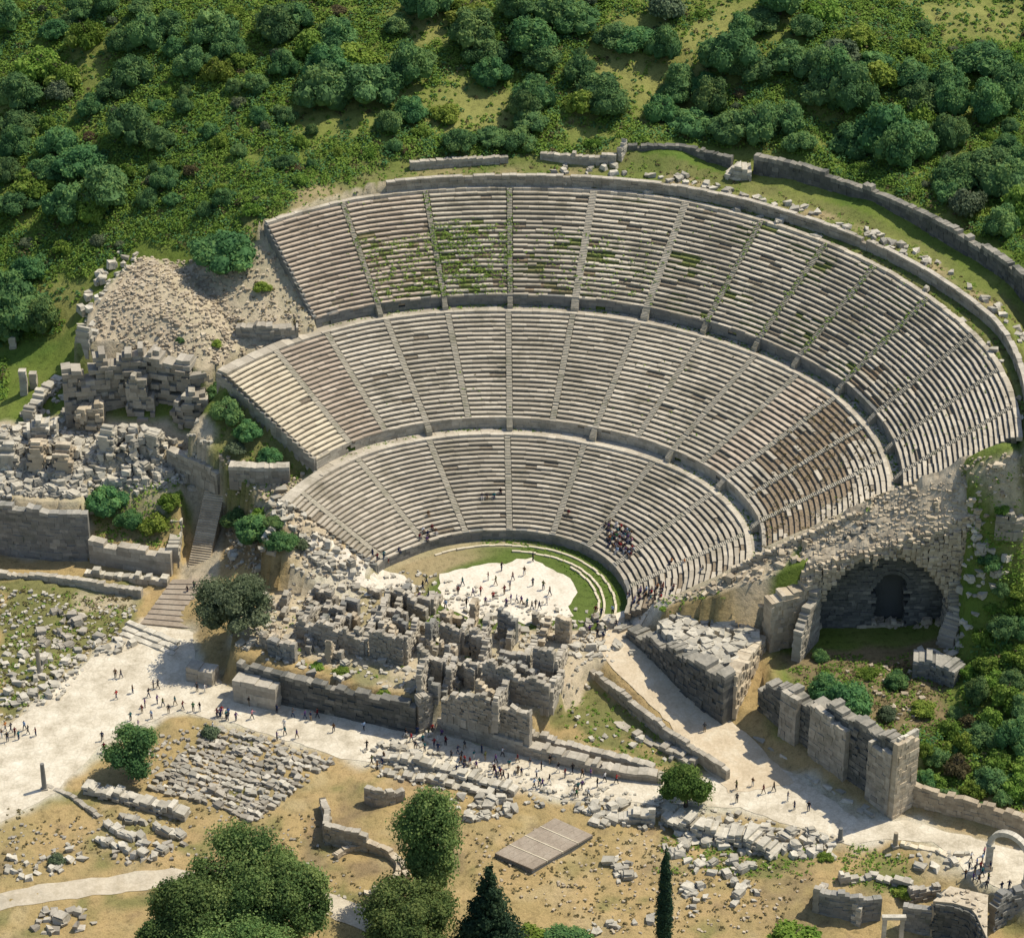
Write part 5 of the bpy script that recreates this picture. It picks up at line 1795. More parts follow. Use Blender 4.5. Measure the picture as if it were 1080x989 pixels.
PXM = 5.75
HAND = [(10, 25, 16), (75, 22, 12), (90, 40, 17), (88, 10, 13), (130, 42, 18), (155, 38, 19), (178, 25, 17), (112, 6, 12), (45, 70, 20), (66, 82, 18), (8, 86, 17), (22, 102, 22), (225, 35, 18), (242, 50, 15), (205, 66, 15),
        (186, 50, 12), (230, 76, 14), (252, 60, 13), (196, 72, 12), (290, 30, 18), (312, 18, 16), (332, 45, 20), (346, 70, 22), (342, 96, 22), (355, 38, 18), (140, 76, 17), (120, 92, 14), (140, 137, 18), (97, 112, 13), (62, 100, 12),
        (20, 132, 16), (15, 152, 15), (60, 150, 18), (86, 167, 21), (36, 190, 20), (50, 178, 18), (18, 212, 18), (75, 216, 20), (112, 206, 22), (96, 218, 18), (175, 190, 12), (168, 150, 13), (6, 180, 14), (60, 30, 13), (150, 8, 12), (270, 90, 12), (300, 70, 13),
        (450, 5, 20), (375, 60, 20), (386, 92, 24), (402, 85, 20), (432, 76, 20), (442, 60, 18), (420, 27, 13), (492, 10, 18), (500, 40, 22), (512, 56, 18), (518, 76, 16), (545, 10, 16), (560, 48, 22), (572, 62, 20), (590, 10, 22), (604, 18, 20), (555, 30, 15),
        (648, 35, 18), (666, 42, 17), (700, 52, 15), (702, 12, 16), (610, 76, 13), (630, 96, 22), (640, 112, 18), (615, 108, 16), (562, 102, 18), (553, 116, 14), (560, 126, 15), (485, 150, 15), (548, 148, 14), (520, 142, 14), (432, 116, 14), (470, 116, 15), (410, 130, 13),
        (710, 102, 14), (716, 90, 14), (698, 120, 14), (728, 128, 18), (770, 62, 22), (776, 48, 18), (782, 34, 16), (800, 18, 18), (822, 4, 20), (790, 72, 16), (832, 60, 18), (862, 70, 20), (886, 56, 18), (902, 36, 18), (920, 64, 14), (880, 86, 20), (896, 100, 22),
        (868, 96, 18), (930, 80, 17), (962, 80, 15), (1000, 88, 14), (1035, 62, 20), (1062, 100, 18), (1040, 116, 20), (1004, 108, 16), (972, 112, 18), (750, 112, 16), (772, 134, 18), (800, 136, 17), (830, 126, 16), (842, 148, 13), (902, 146, 22), (932, 142, 22),
        (946, 166, 20), (972, 152, 18), (960, 124, 18), (1000, 142, 18), (1010, 182, 20), (1042, 178, 22), (1062, 194, 22), (1078, 216, 20), (1000, 200, 14), (1020, 216, 16), (1060, 152, 12), (1056, 240, 16), (1078, 168, 14), (745, 90, 13), (850, 30, 14), (870, 10, 16), (1075, 60, 16),
        (235, 262, 27), (25, 325, 22), (46, 342, 16), (8, 310, 18), (30, 285, 14), (5, 350, 14)]
for px, py, r in HAND:
    x, y, z = G(px, py + r * .55)
    TREES.append((x, y, z - .1, r / PXM * 1.38 * random.uniform(.92, 1.12), 'dark' if r > 21 else random.choice(('dark',) * 8 + ('olive', 'light'))))
HILL = [GP([(-240, -15), (1320, -15), (1320, 330), (1082, 284), (1052, 258), (1000, 230), (932, 200), (862, 176), (798, 160), (768, 158), (720, 150), (650, 160), (540, 166), (430, 172), (330, 203), (290, 228), (284, 258), (215, 268), (152, 256), (100, 286), (72, 350), (12, 366), (-240, 380)]),
        GP([(-240, 385), (8, 372), (12, 420), (-240, 450)]),
        GP([(1078, 606), (1320, 590), (1320, 895), (1060, 868), (960, 838), (958, 775), (1010, 745), (1020, 690)])]


def ok_hill(x, y, which=(0, 1, 2), m=0.5):
    ax, ay = np.array(x), np.array(y)
    return any(float(poly_sdf(ax, ay, HILL[k])) < -m for k in which)


def clear_amount(x, y):
    i = min(max(int(np.searchsorted(GX, x)) - 1, 0), len(GX) - 2)
    j = min(max(int(np.searchsorted(GY, y)) - 1, 0), len(GY) - 2)
    return colr[j, i, 0]


tries = 0
while len(TREES) < 262 and tries < 6000:
    tries += 1
    x, y = random.uniform(-105, 105), random.uniform(45, 140)
    if not ok_hill(x, y, (0,), 1.5) or clear_amount(x, y) > .20:
        continue
    z = hz(x, y)
    if not inframe(x, y, z, 10):
        continue
    r = random.choice((1.0, 1.2, 1.5, 1.8, 2.2))
    if any((x - t[0]) ** 2 + (y - t[1]) ** 2 < (.75 * (r + t[3])) ** 2 for t in TREES):
        continue
    TREES.append((x, y, z - .1, r, random.choice(('dark', 'dark', 'light', 'olive', 'dry' if random.random() < .35 else 'light'))))
for px, py, r, kd in ((1040, 700, 14, 'light'), (1060, 660, 16, 'dark'), (1075, 690, 16, 'light'), (1030, 735, 15, 'dark'), (1060, 735, 18, 'light'), (1000, 770, 13, 'light'), (1035, 775, 16, 'dark'), (1070, 780, 18, 'dark'), (985, 800, 13, 'dark'),
                      (1010, 810, 15, 'dry'), (1045, 820, 17, 'dark'), (1075, 830, 16, 'light'), (1020, 760, 10, 'dry'), (1070, 640, 12, 'light'), (1075, 620, 14, 'light'), (1050, 715, 12, 'light'), (975, 825, 11, 'dark'), (1000, 840, 11, 'dark'), (1078, 750, 15, 'dark'), (1030, 855, 10, 'dark'), (1065, 860, 12, 'dry'), (1046, 640, 9, 'light'), (1056, 622, 9, 'dark'), (1036, 672, 11, 'light'), (1068, 715, 13, 'dark'), (1022, 708, 10, 'light'), (1046, 758, 14, 'light'), (1018, 785, 12, 'light'), (1052, 800, 14, 'light'), (996, 788, 10, 'light'), (1026, 832, 12, 'light'), (1058, 842, 11, 'dark'), (990, 822, 11, 'light'), (1079, 805, 13, 'light'), (1079, 665, 12, 'dark'), (1008, 752, 9, 'dark'), (975, 790, 9, 'light')):
    x, y, z = G(px, py + r * .4)
    TREES.append((x, y, z - .1, r / PXM, kd))

KINDS = {'dark': ('dark green', BUSH), 'light': ('bright green', BUSH_L), 'olive': ('grey-green', BUSH_O), 'dry': ('brownish', BUSH_D)}
XB = [(140, 'far beyond the mound'), (290, 'above the rubble mound'), (430, 'beyond the upper seats'), (560, 'behind the hidden pale wall'), (680, 'behind the white marker'), (800, 'behind the short ring wall'), (930, 'behind the long ring wall start'), (2000, 'behind the long ring wall end')]
YB = [(45, 'high up'), (105, 'midway up'), (900, 'low down')]
cells = {}
for t in TREES:
    a, b = pxof(*t[:3])
    pl_ = next(n for lim, n in XB if a < lim)
    pl2 = next(n for lim, n in YB if b < lim)
    if b > 560:
        pl_, pl2 = 'on the green slope', 'above the low brownish wall'
    cells.setdefault((pl_, pl2, t[4]), []).append((t, a, b))
for (pl_, pl2, kd), lst in cells.items():
    cname, meshes = KINDS[kd]
    desc = {}
    byr = sorted(lst, key=lambda q: -q[0][3])
    for cand, w_ in [(byr[0], 'largest'), (byr[-1], 'smallest'), (min(lst, key=lambda q: q[1]), 'leftmost'), (max(lst, key=lambda q: q[1]), 'rightmost'), (min(lst, key=lambda q: q[2]), 'uppermost'), (max(lst, key=lambda q: q[2]), 'lowest')] + ([(byr[1], 'second largest'), (byr[-2], 'second smallest')] if len(byr) > 3 else []) + ([(byr[2], 'third largest')] if len(byr) > 6 else []):
        desc.setdefault(id(cand), w_)
    for q in lst:
        (x, y, z, r, _k), a, b = q
        o = plant('hill_tree' if r > 1.9 else 'shrub', x, y, z, r, random.choice(meshes), random.uniform(.75, 1.4), r > 1.9)
        w_ = desc.get(id(q), 'mid-sized')
        wd = 'tree' if r > 1.9 else 'shrub'
        if len(lst) == 1:
            w_ = 'only'
        tag(o, f'{w_} {cname} {wd} {pl2} {pl_}', wd, f'trees and shrubs {pl2} {pl_}')

# the wood going on past the frame: one mass
src = [(np.array([v.co[:] for v in q.vertices]), [tuple(p.vertices) for p in q.polygons], [a.value for a in q.attributes['tone'].data]) for q in BUSH_O]
sv, sf, st_ = [], [], []
nb_, c_ = 0, 0
for _ in range(6000):
    if c_ >= 70:
        break
    x, y = random.uniform(-135, 135), random.uniform(30, 146)
    z = hz(x, y)
    if inframe(x, y, z + 2, 30) or not inframe(x, y, z, 230) or not ok_hill(x, y, (0,), 2):
        continue
    v, f, t = random.choice(src)
    r = random.uniform(1.8, 4.0)
    a = random.uniform(0, 6.28)
    w_ = v @ np.array([[math.cos(a), math.sin(a), 0], [-math.sin(a), math.cos(a), 0], [0, 0, 1]]) * r + np.array([x, y, z - .1])
    sv.append(w_)
    sf += [tuple(i + nb_ for i in q) for q in f]
    st_ += t
    nb_ += len(v)
    c_ += 1
if sv:
    qm = bpy.data.meshes.new('shrubbery')
    qm.from_pydata(np.concatenate(sv).tolist(), [], sf)
    qm.materials.append(M['leaf'])
    at = qm.attributes.new('tone', 'FLOAT', 'FACE')
    at.data.foreach_set('value', np.array(st_, dtype=np.float32))
    qo = bpy.data.objects.new('shrubbery', qm)
    COL.objects.link(qo)
    tag(qo, 'dark green wood carrying on past both sides of the hill', 'shrubbery', kind='stuff')

# single plants among the ruins
for px, py, r, kd, sq, lab in (
        (240, 432, 20, 'dark', 1.0, 'dark shrub in the shade beneath the clean corner seats'), (262, 452, 16, 'dark', .9, 'smaller dark shrub lower beneath the clean corner seats'), (285, 478, 14, 'dark', .9, 'dark shrub nearest the neat dark wall'), (226, 412, 15, 'dark', .9, 'dark shrub between the rubble mound and clean corner seats'), (248, 470, 13, 'olive', .8, 'olive shrub below the dark shrubs of the corner seats'), (318, 572, 10, 'olive', .8, 'olive shrub against the end of the lowest rows'), (290, 548, 12, 'dark', .8, 'dark shrub at the upper end of the lowest rows'),
        (112, 525, 22, 'dark', .9, 'dark green bush growing at the end of the tall terrace wall'), (135, 545, 17, 'dark', .9, 'low dark bush between the two terrace bushes'),
        (163, 548, 19, 'light', .9, 'bright bush above the lower terrace wall'), (180, 525, 15, 'light', .9, 'small bright bush below the white rubble'),
        (270, 555, 22, 'dark', .9, 'dark bush in the pit beside the stair street'), (250, 545, 16, 'dark', .9, 'dark bush touching the stair street edge'), (296, 568, 17, 'dark', .9, 'dark bush below the end of the lowest seats'), (275, 538, 10, 'light', .8, 'small bright bush on the pit edge'),
        (277, 300, 11, 'light', .8, 'small bright bush on bare ground beside the upper seats'), (228, 360, 8, 'light', .8, 'small bright shrub on the rubble mound'), (190, 358, 5, 'dark', .9, 'tiny dark shrub on the rubble mound'),
        (222, 770, 11, 'olive', .9, 'small olive bush at the top of the stored blocks'), (888, 738, 27, 'dark', 1.1, 'very dark tree below the ochre pier'), (868, 722, 18, 'dark', 1.0, 'dark bush tucked behind the tower wall'),
        (965, 612, 8, 'dark', .8, 'dark shrub on rubble above the arched recess'), (915, 706, 12, 'light', .7, 'bright bush before the mouth of the arched recess'), (945, 716, 15, 'dark', .8, 'dark bush before the far half of the arched recess'), (905, 762, 14, 'light', .8, 'bright bush behind the highest part of the tower wall'), (972, 742, 14, 'light', .7, 'bright bush below the square hut-like ruin'), (935, 750, 12, 'olive', .7, 'olive bush on the brown ground below the recess'), (865, 690, 10, 'dark', 1.0, 'dark bush climbing the foot of the ochre pier'), (1005, 600, 11, 'dark', .9, 'dark shrub at the rubble corner'), (1045, 592, 12, 'dark', .9, 'dark shrub beside the jagged stone line top'), (1058, 535, 9, 'light', .8, 'bright shrub at the end of the gallery wall'),
        (60, 905, 9, 'olive', .9, 'olive shrub in the heap beside the track'), (955, 935, 13, 'light', .6, 'flat bright bush by the sunken room'), (835, 985, 26, 'light', .8, 'bright bush at the foot of the bare slope'), (870, 900, 9, 'light', .6, 'low green shrub below the rubble field'),
        (600, 985, 24, 'dark', .6, 'spreading bush beside the dark conical tree'), (560, 985, 20, 'light', .7, 'bright bush at the foot of the dark conical tree'),
        (330, 965, 10, 'olive', .8, 'olive shrub by the track below the big pines'), (700, 640, 5, 'light', .6, 'small weed clump by the seated visitors'), (1010, 940, 10, 'light', .6, 'bright shrub near the vaulted ruin'),
        (335, 700, 8, 'light', .6, 'small weed bush on the stage terrace'), (360, 705, 9, 'light', .6, 'larger weed bush on the stage terrace'), (405, 728, 8, 'light', .6, 'weed bush over the stage front wall')):
    x, y, z = G(px, py + r * .5)
    o = plant('bush', x, y, z - .05, r / 6.1, random.choice(KINDS[kd][1]), sq, r > 14)
    tag(o, lab, 'bush')


def big_tree(label, px, py, h, lobes, mat, n, leaf, seed, zoff=0.0, tr=.35, name='tree', core=.72, up=-.35, spread=.5):
    x, y, z = G(px, py)
    o = empty(name, (x, y, z + zoff))
    c = bpy.data.objects.new('crown', crown_mesh('crown', lobes, n, leaf, mat, seed, core, up, spread=spread))
    COL.objects.link(c)
    c.parent = o
    t = bpy.data.objects.new('trunk', trunk_mesh('trunk', h * .7, tr, seed, 0 if name in ('cypress_tree', 'conifer') else 4))
    COL.objects.link(t)
    t.parent = o
    tag(o, label, 'tree')
    return o


def blob(seed, R_, zc, rz, n=16, s=(.28, .45)):
    r_ = random.Random(seed)
    L = [(0, 0, zc, R_ * .62, R_ * .62, rz * .7)]
    for k in range(n):
        a = 2.4 * k + r_.uniform(-.3, .3)
        u = r_.uniform(-.75, .95)
        q = math.sqrt(1 - u * u) * .72
        w = r_.uniform(*s)
        L.append((R_ * q * math.cos(a), R_ * q * math.sin(a), zc + rz * u * .72, R_ * w, R_ * w, rz * w * 1.0))
    return L


big_tree('grey-green olive tree standing beside the broad steps', 246, 668, 7.5, blob(1, 6.3, 5.4, 4.4, 18), M['leaf_olive'], 9000, .20, 1, 0, .38)
big_tree('dark round tree beside the stored blocks', 144, 818, 6.5, blob(2, 4.3, 4.2, 4.0, 12), M['leaf'], 7000, .19, 2, 0, .3)
big_tree('round bright green tree beside the ramp foot', 723, 850, 5.0, blob(3, 3.8, 3.2, 3.1, 12), M['leaf_mid'], 6500, .17, 3, 0, .28)
for k, (lab, px, py, R_, zc, rz) in enumerate((('largest of the clustered pines by the dusty track', 262, 985, 9.0, 9.5, 7.5), ('pine at the plaza edge of the clustered pines', 205, 1010, 6.6, 7.5, 6.2), ('pine at the cistern edge of the clustered pines', 312, 1000, 5.6, 8.0, 6.6), ('low pine filling the foot of the clustered pines', 250, 1035, 8.6, 6.5, 5.5), ('low pine cut by the picture edge beside the track', 175, 1032, 5.0, 5.0, 4.6))):
    big_tree(lab, px, py, zc + rz, blob(10 + k, R_ * .95, zc, rz, 34, (.16, .30)), M['leaf_pine'], 24000, .19, 10 + k, 0, .45, 'pine_tree', .62, -.35, .62)
r_ = random.Random(5)
L = [(0, 0, 9, 2.2, 2.2, 7.5)]
for k in range(44):
    u = k / 43
    w = 4.3 * math.sin(PI * min(1, .12 + .86 * (1 - u))) ** .8
    a = 2.4 * k
    w *= r_.uniform(.8, 1.25)
    L.append((w * .62 * math.cos(a), w * .62 * math.sin(a), 2.5 + 15.0 * u, w * .36 + .5, w * .36 + .5, 1.7))
big_tree('tall loose pine rising beside the sunken room walls', 455, 952, 18, L, M['leaf_pine'], 17000, .20, 20, 0, .4, 'pine_tree', .6, -.35, .65)
big_tree('broad green tree at the foot of the tall loose pine', 432, 1003, 10, blob(21, 7.2, 6.0, 5.4, 38, (.15, .28)), M['leaf_pine'], 17000, .19, 21, 0, .4, 'tree', .6, -.35, .65)
L = []
for k in range(30):
    u = k / 29
    w = .5 + 6.0 * (1 - u) ** 1.1
    a = 2.4 * k
    L.append((w * .5 * math.cos(a), w * .5 * math.sin(a), 1.5 + 15.0 * u, w * .5 + .15, w * .5 + .15, 1.3))
big_tree('dark conical fir between the broad tree and grey platform', 516, 1020, 16, L, M['leaf_cypress'], 12000, .21, 22, 0, .35, 'conifer', .7)
L = []
for k in range(18):
    u = k / 17
    w = 1.25 * min(1, .55 + u * 1.6) * (1 - u) ** .42 + .10
    L.append((.08 * math.cos(2.4 * k), .08 * math.sin(2.4 * k), .8 + 17.3 * u, w, w, 1.15))
big_tree('slender dark cypress standing on the dry slope', 699, 1010, 18, L, M['leaf_cypress'], 6500, .13, 23, 0, .2, 'cypress_tree', .86)

# undergrowth: one mass of low scrub and grass tufts
rg = np.random.default_rng(5)
UV_, UF, UT, UM = [], [], [], []


def tuft(x, y, z, r, k, mat, tone, leaf=.45, h=.7):
    for _ in range(k):
        a, d = random.uniform(0, 6.283), r * math.sqrt(random.random())
        px, py = x + d * math.cos(a), y + d * math.sin(a)
        pz = z + h * r * (1 - (d / r) ** 2) * random.uniform(.4, 1.1)
        s = leaf * random.uniform(.5, 1.2)
        n = Vector((math.cos(a) * d / r + random.gauss(0, .6), math.sin(a) * d / r + random.gauss(0, .6), 1.5)).normalized()
        u = n.orthogonal().normalized()
        u.rotate(__import__('mathutils').Quaternion(n, random.uniform(0, 6.28)))
        v = n.cross(u)
        b = len(UV_)
        c = Vector((px, py, pz))
        UV_.extend([tuple(c - u * s), tuple(c - v * s * .7), tuple(c + u * s), tuple(c + v * s * .7)])
        UF.append((b, b + 1, b + 2, b + 3))
        UT.append(min(1, max(0, tone + random.gauss(0, .18))))
        UM.append(mat)


cnt = 0
while cnt < 21000:
    x, y = random.uniform(-135, 135), random.uniform(-50, 146)
    if not ok_hill(x, y):
        continue
    z = hz(x, y)
    if not inframe(x, y, z, 15) and (random.random() < .5 or not inframe(x, y, z, 220)):
        cnt += .2
        continue
    ca_ = clear_amount(x, y)
    dn = float(vnoise(x, y, 5, 91))
    if ca_ > .2 and random.random() < .55:
        cnt += .2
        continue
    if dn < -.35 and random.random() < .45:
        cnt += .2
        continue
    r = random.uniform(.45, 1.25) * (1.0 if ca_ < .2 else .5)
    tuft(x, y, z, r, int(15 * r) + 6, 0 if random.random() < .68 else (1 if random.random() < .75 else 2), .42 + .32 * dn, .25, 1.0)
    cnt += 1


cnt = 0
while cnt < 7000:
    x, y = random.uniform(-135, 135), random.uniform(-50, 146)
    if not ok_hill(x, y, (0, 1, 2), .8) or clear_amount(x, y) > .17:
        cnt += .05
        continue
    z = hz(x, y)
    if not inframe(x, y, z, 15) and (random.random() < .5 or not inframe(x, y, z, 220)):
        cnt += .1
        continue
    dn = float(vnoise(x, y, 7, 93))
    r = random.uniform(.7, 1.7)
    tuft(x, y, z, r, int(34 * r), 0 if random.random() < .72 + .2 * dn else 1, .5 + .3 * dn + random.gauss(0, .12), .21, .85)
    cnt += 1


def tufts(px, n, rr, mat, f=hz, tone=.5, leaf=.22):
    P = GP(px, f)
    xs, ys = [p[0] for p in P], [p[1] for p in P]
    for _ in range(n):
        x, y = random.uniform(min(xs), max(xs)), random.uniform(min(ys), max(ys))
        if float(poly_sdf(np.array(x), np.array(y), P)) > 0:
            continue
        r = random.uniform(*rr)
        tuft(x, y, f(x, y), r, int(8 * r) + 3, mat, tone, leaf, .6)


tufts([(0, 620), (150, 630), (120, 670), (40, 740), (0, 765)], 420, (.3, .8), 2)
tufts([(0, 620), (150, 630), (120, 670), (40, 740), (0, 765)], 300, (.3, .8), 0)
tufts([(590, 740), (625, 725), (765, 812), (690, 812), (600, 775)], 260, (.25, .6), 0)
tufts([(100, 500), (195, 510), (190, 585), (100, 570)], 240, (.4, 1.0), 0)
tufts([(700, 880), (870, 890), (850, 925), (690, 920)], 260, (.3, .7), 0)
tufts([(890, 890), (960, 900), (960, 950), (880, 930)], 160, (.3, .8), 0)
tufts([(860, 700), (1000, 690), (1000, 770), (950, 790), (860, 740)], 300, (.3, .9), 2)
tufts([(850, 690), (1000, 680), (1000, 715), (870, 730)], 160, (.3, .9), 0, tone=.3)
tufts([(950, 770), (1000, 760), (1020, 850), (950, 840)], 320, (.4, 1.0), 0, tone=.3)
tufts([(1000, 690), (1075, 600), (1085, 860), (990, 840), (1005, 760)], 600, (.5, 1.2), 0, tone=.4)
tufts([(830, 705), (1000, 690), (1005, 760), (950, 780), (860, 745)], 420, (.3, .9), 0, tone=.4)
tufts([(300, 640), (560, 660), (560, 740), (300, 700)], 160, (.25, .6), 0)
tufts([(680, 640), (760, 620), (770, 650), (700, 660)], 110, (.25, .6), 0)
tufts([(900, 560), (1080, 490), (1080, 600), (920, 590)], 220, (.25, .8), 0)
tufts([(1020, 560), (1080, 545), (1080, 610), (1040, 620)], 160, (.5, 1.1), 0, tone=.35)
tufts([(230, 280), (330, 330), (330, 380), (250, 350)], 120, (.3, .7), 2)
tufts([(230, 410), (320, 500), (300, 535), (230, 480)], 180, (.4, .9), 0, tone=.35)
tufts([(0, 850), (200, 850), (330, 860), (400, 960), (300, 930), (100, 905), (0, 930)], 420, (.2, .5), 2, tone=.75)
tufts([(480, 870), (700, 880), (860, 920), (820, 985), (640, 985), (500, 930)], 520, (.2, .5), 2, tone=.75)
tufts([(378, 250), (540, 232), (540, 318), (410, 330)], 900, (.2, .5), 0, surf, .62, .17)
tufts([(450, 235), (500, 228), (520, 290), (470, 300)], 350, (.2, .5), 0, surf, .62, .17)
tufts([(570, 240), (720, 240), (690, 322), (570, 315)], 260, (.15, .35), 0, surf, .6, .15)
tufts([(540, 232), (640, 250), (680, 330), (540, 318)], 110, (.15, .35), 0, surf, .55, .2)
for t0, t1, rfn, zz, n_ in ((25, 92, lambda t: r_D(t) + random.uniform(1.0, 2.1), Z_D - .1, 420), (-30, 25, lambda t: r_D(t) + random.uniform(1.4, 2.1), Z_D - .1, 120), (40, 92, lambda t: r_B(t) + random.uniform(.9, 2.0), Z_B - .08, 160), (-45, 10, lambda t: r_B(t) + random.uniform(1.3, 2.1), Z_B - .08, 90)):
    for _ in range(n_):
        t = random.uniform(t0, t1)
        x, y = pol(float(rfn(t)), t)
        tuft(x, y, zz, random.uniform(.15, .4), 4, 0 if random.random() < .75 else 2, .5, .17, .4)
for st_ in S3A[:3] + S3A[5:9]:
    for _ in range(70):
        u = random.random()
        t = st_ + random.gauss(0, .35)
        r = float(r_E(t) + (r_F(t) - r_E(t)) * u)
        x, y = pol(r, t)
        tuft(x, y, float(cavea_z(x, y)) - .05, random.uniform(.15, .35), 4, 0, .5, .17, .4)
for _ in range(700):
    t, u = random.uniform(-30, 92), random.random()
    k = random.random()
    ra2, rb2 = (r_E, r_F) if k < .6 else (r_C, r_D)
    r = float(ra2(t) + (rb2(t) - ra2(t)) * u)
    x, y = pol(r, t)
    if float(vnoise(x, y, 6, 95)) > 0:
        tuft(x, y, float(cavea_z(x, y)) - .05, random.uniform(.12, .3), 3, 0 if random.random() < .6 else 2, .5, .16, .4)
tufts([(835, 430), (870, 412), (925, 470), (920, 530), (800, 590), (795, 530)], 420, (.15, .4), 2, surf, .5, .17)
for _ in range(900):
    t = random.uniform(-30, 93)
    r = float(r_F(t)) + random.uniform(.9, 8.5)
    x, y = pol(r, t)
    tuft(x, y, hz(x, y), random.uniform(.25, .6), 6, 0 if random.random() < .7 else 2, .5, .22, .5)
for _ in range(240):
    t = random.uniform(-15, 88)
    r = float(r_A(t)) - random.uniform(.4, 6.0) * max(.2, min(1, (t + 15) / 60))
    x, y = pol(r, t)
    tuft(x, y, 0.02, random.uniform(.2, .45), 5, 0, .5, .18, .4)
um = bpy.data.meshes.new('undergrowth')
um.from_pydata(UV_, [], UF)
for k in ('leaf_light', 'leaf', 'leaf_dry'):
    um.materials.append(M[k])
at = um.attributes.new('tone', 'FLOAT', 'FACE')
at.data.foreach_set('value', np.array(UT, dtype=np.float32))
um.polygons.foreach_set('material_index', np.array(UM, dtype=np.int32))
um.update()
uo = bpy.data.objects.new('undergrowth', um)
COL.objects.link(uo)
tag(uo, 'low scrub and grass tufts covering the hillside and ruins', 'undergrowth', kind='stuff')

# ------------------------------------------------------------------ people
m, nt, bs = new_mat('shirt')
oi = N(nt, 'ShaderNodeObjectInfo')
nt.links.new(oi.outputs['Color'], bs.inputs['Base Color'])
M['shirt'] = m
m, nt, bs = new_mat('trousers')
oi = N(nt, 'ShaderNodeObjectInfo')
cr = ramp(nt, oi.outputs['Alpha'], [(0.0, (0.02, 0.022, 0.03)), (.35, (.03, .05, .10)), (.65, (.26, .20, .13)), (1, (.6, .58, .54))])
nt.links.new(cr, bs.inputs['Base Color'])
M['trousers'] = m
m, nt, bs = new_mat('skin')
bs.inputs['Base Color'].default_value = (.42, .25, .17, 1)
M['skin'] = m
m, nt, bs = new_mat('hair')
bs.inputs['Base Color'].default_value = (.03, .02, .015, 1)
M['hair'] = m


def body(pose, seed):
    r_ = random.Random(seed)
    sit = pose == 'sitting'
    z0 = -.80 if sit else 0.0
    J = {}
    J['pel'] = ((0, 0, .95 + z0), .145)
    J['che'] = ((0, .05 if sit else .01, 1.28 + z0), .165)
    J['nec'] = ((0, .07 if sit else .01, 1.49 + z0), .065)
    J['hea'] = ((0, .10 if sit else .03, 1.60 + z0), .105)
    J['top'] = ((0, .09 if sit else .02, 1.70 + z0), .085)
    E = [('pel', 'che'), ('che', 'nec'), ('nec', 'hea'), ('hea', 'top')]
    st = .24 if pose == 'walking' else (.04 if pose == 'standing' else 0)
    for s, n in ((-1, 'l'), (1, 'r')):
        f = s * st
        J['sh' + n] = ((s * .19, .02, 1.41 + z0), .07)
        if sit:
            J['el' + n] = ((s * .25, .14, 1.15 + z0), .05)
            J['wr' + n] = ((s * .14, .36, 1.02 + z0), .04)
            J['ha' + n] = ((s * .12, .42, 1.00 + z0), .04)
            J['hi' + n] = ((s * .11, .08, .93 + z0), .105)
            J['kn' + n] = ((s * .13, .46, .96 + z0), .075)
            J['an' + n] = ((s * .13, .44, .52 + z0), .05)
            J['to' + n] = ((s * .13, .58, .48 + z0), .045)
        else:
            bend = r_.uniform(0, .22)
            J['el' + n] = ((s * .26, .0 - f * .5, 1.14), .05)
            J['wr' + n] = ((s * .25, .07 + bend - f * .7, .93 + bend * .7), .042)
            J['ha' + n] = ((s * .24, .10 + bend * 1.4 - f * .8, .86 + bend), .042)
            J['hi' + n] = ((s * .10, 0, .90), .11)
            J['kn' + n] = ((s * .11, .03 + f * .6, .50), .078)
            J['an' + n] = ((s * .11, -.03 + f * 1.1, .09), .052)
            J['to' + n] = ((s * .12, .12 + f * 1.1, .05), .045)
        E += [('che', 'sh' + n), ('sh' + n, 'el' + n), ('el' + n, 'wr' + n), ('wr' + n, 'ha' + n), ('pel', 'hi' + n), ('hi' + n, 'kn' + n), ('kn' + n, 'an' + n), ('an' + n, 'to' + n)]
    ks = list(J)
    me = bpy.data.meshes.new('person')
    me.from_pydata([J[k][0] for k in ks], [(ks.index(a), ks.index(b)) for a, b in E], [])
    o = bpy.data.objects.new('person', me)
    COL.objects.link(o)
    o.modifiers.new('skin', 'SKIN')
    sk = me.skin_vertices[0].data
    for i, k in enumerate(ks):
        sk[i].radius = (J[k][1], J[k][1] * (.72 if k in ('che', 'pel') else 1))
        sk[i].use_root = (k == 'pel')
    ss = o.modifiers.new('sub', 'SUBSURF')
    ss.levels = ss.render_levels = 1
    dg = bpy.context.evaluated_depsgraph_get()
    ev = bpy.data.meshes.new_from_object(o.evaluated_get(dg))
    bpy.data.objects.remove(o)
    bpy.data.meshes.remove(me)
    ev.name = 'person'
    ev.materials.clear()
    for k in ('shirt', 'trousers', 'skin', 'hair'):
        ev.materials.append(M[k])
    for p in ev.polygons:
        x, y, z = p.center
        z -= z0
        if z > 1.50:
            k = 3 if (z > 1.66 or y < (.06 if sit else -.01)) else 2
        elif sit:
            k = 0 if z > 1.03 and y < .26 else (2 if z > .98 and y > .26 and abs(x) < .2 and z > 1.0 else 1)
        elif z > .96:
            k = 2 if (abs(x) > .2 and z < 1.12) else 0
        elif abs(x) > .2 and z > .75:
            k = 2
        else:
            k = 1 if z > .09 else 3
        p.material_index = k
        p.use_smooth = True
    return ev


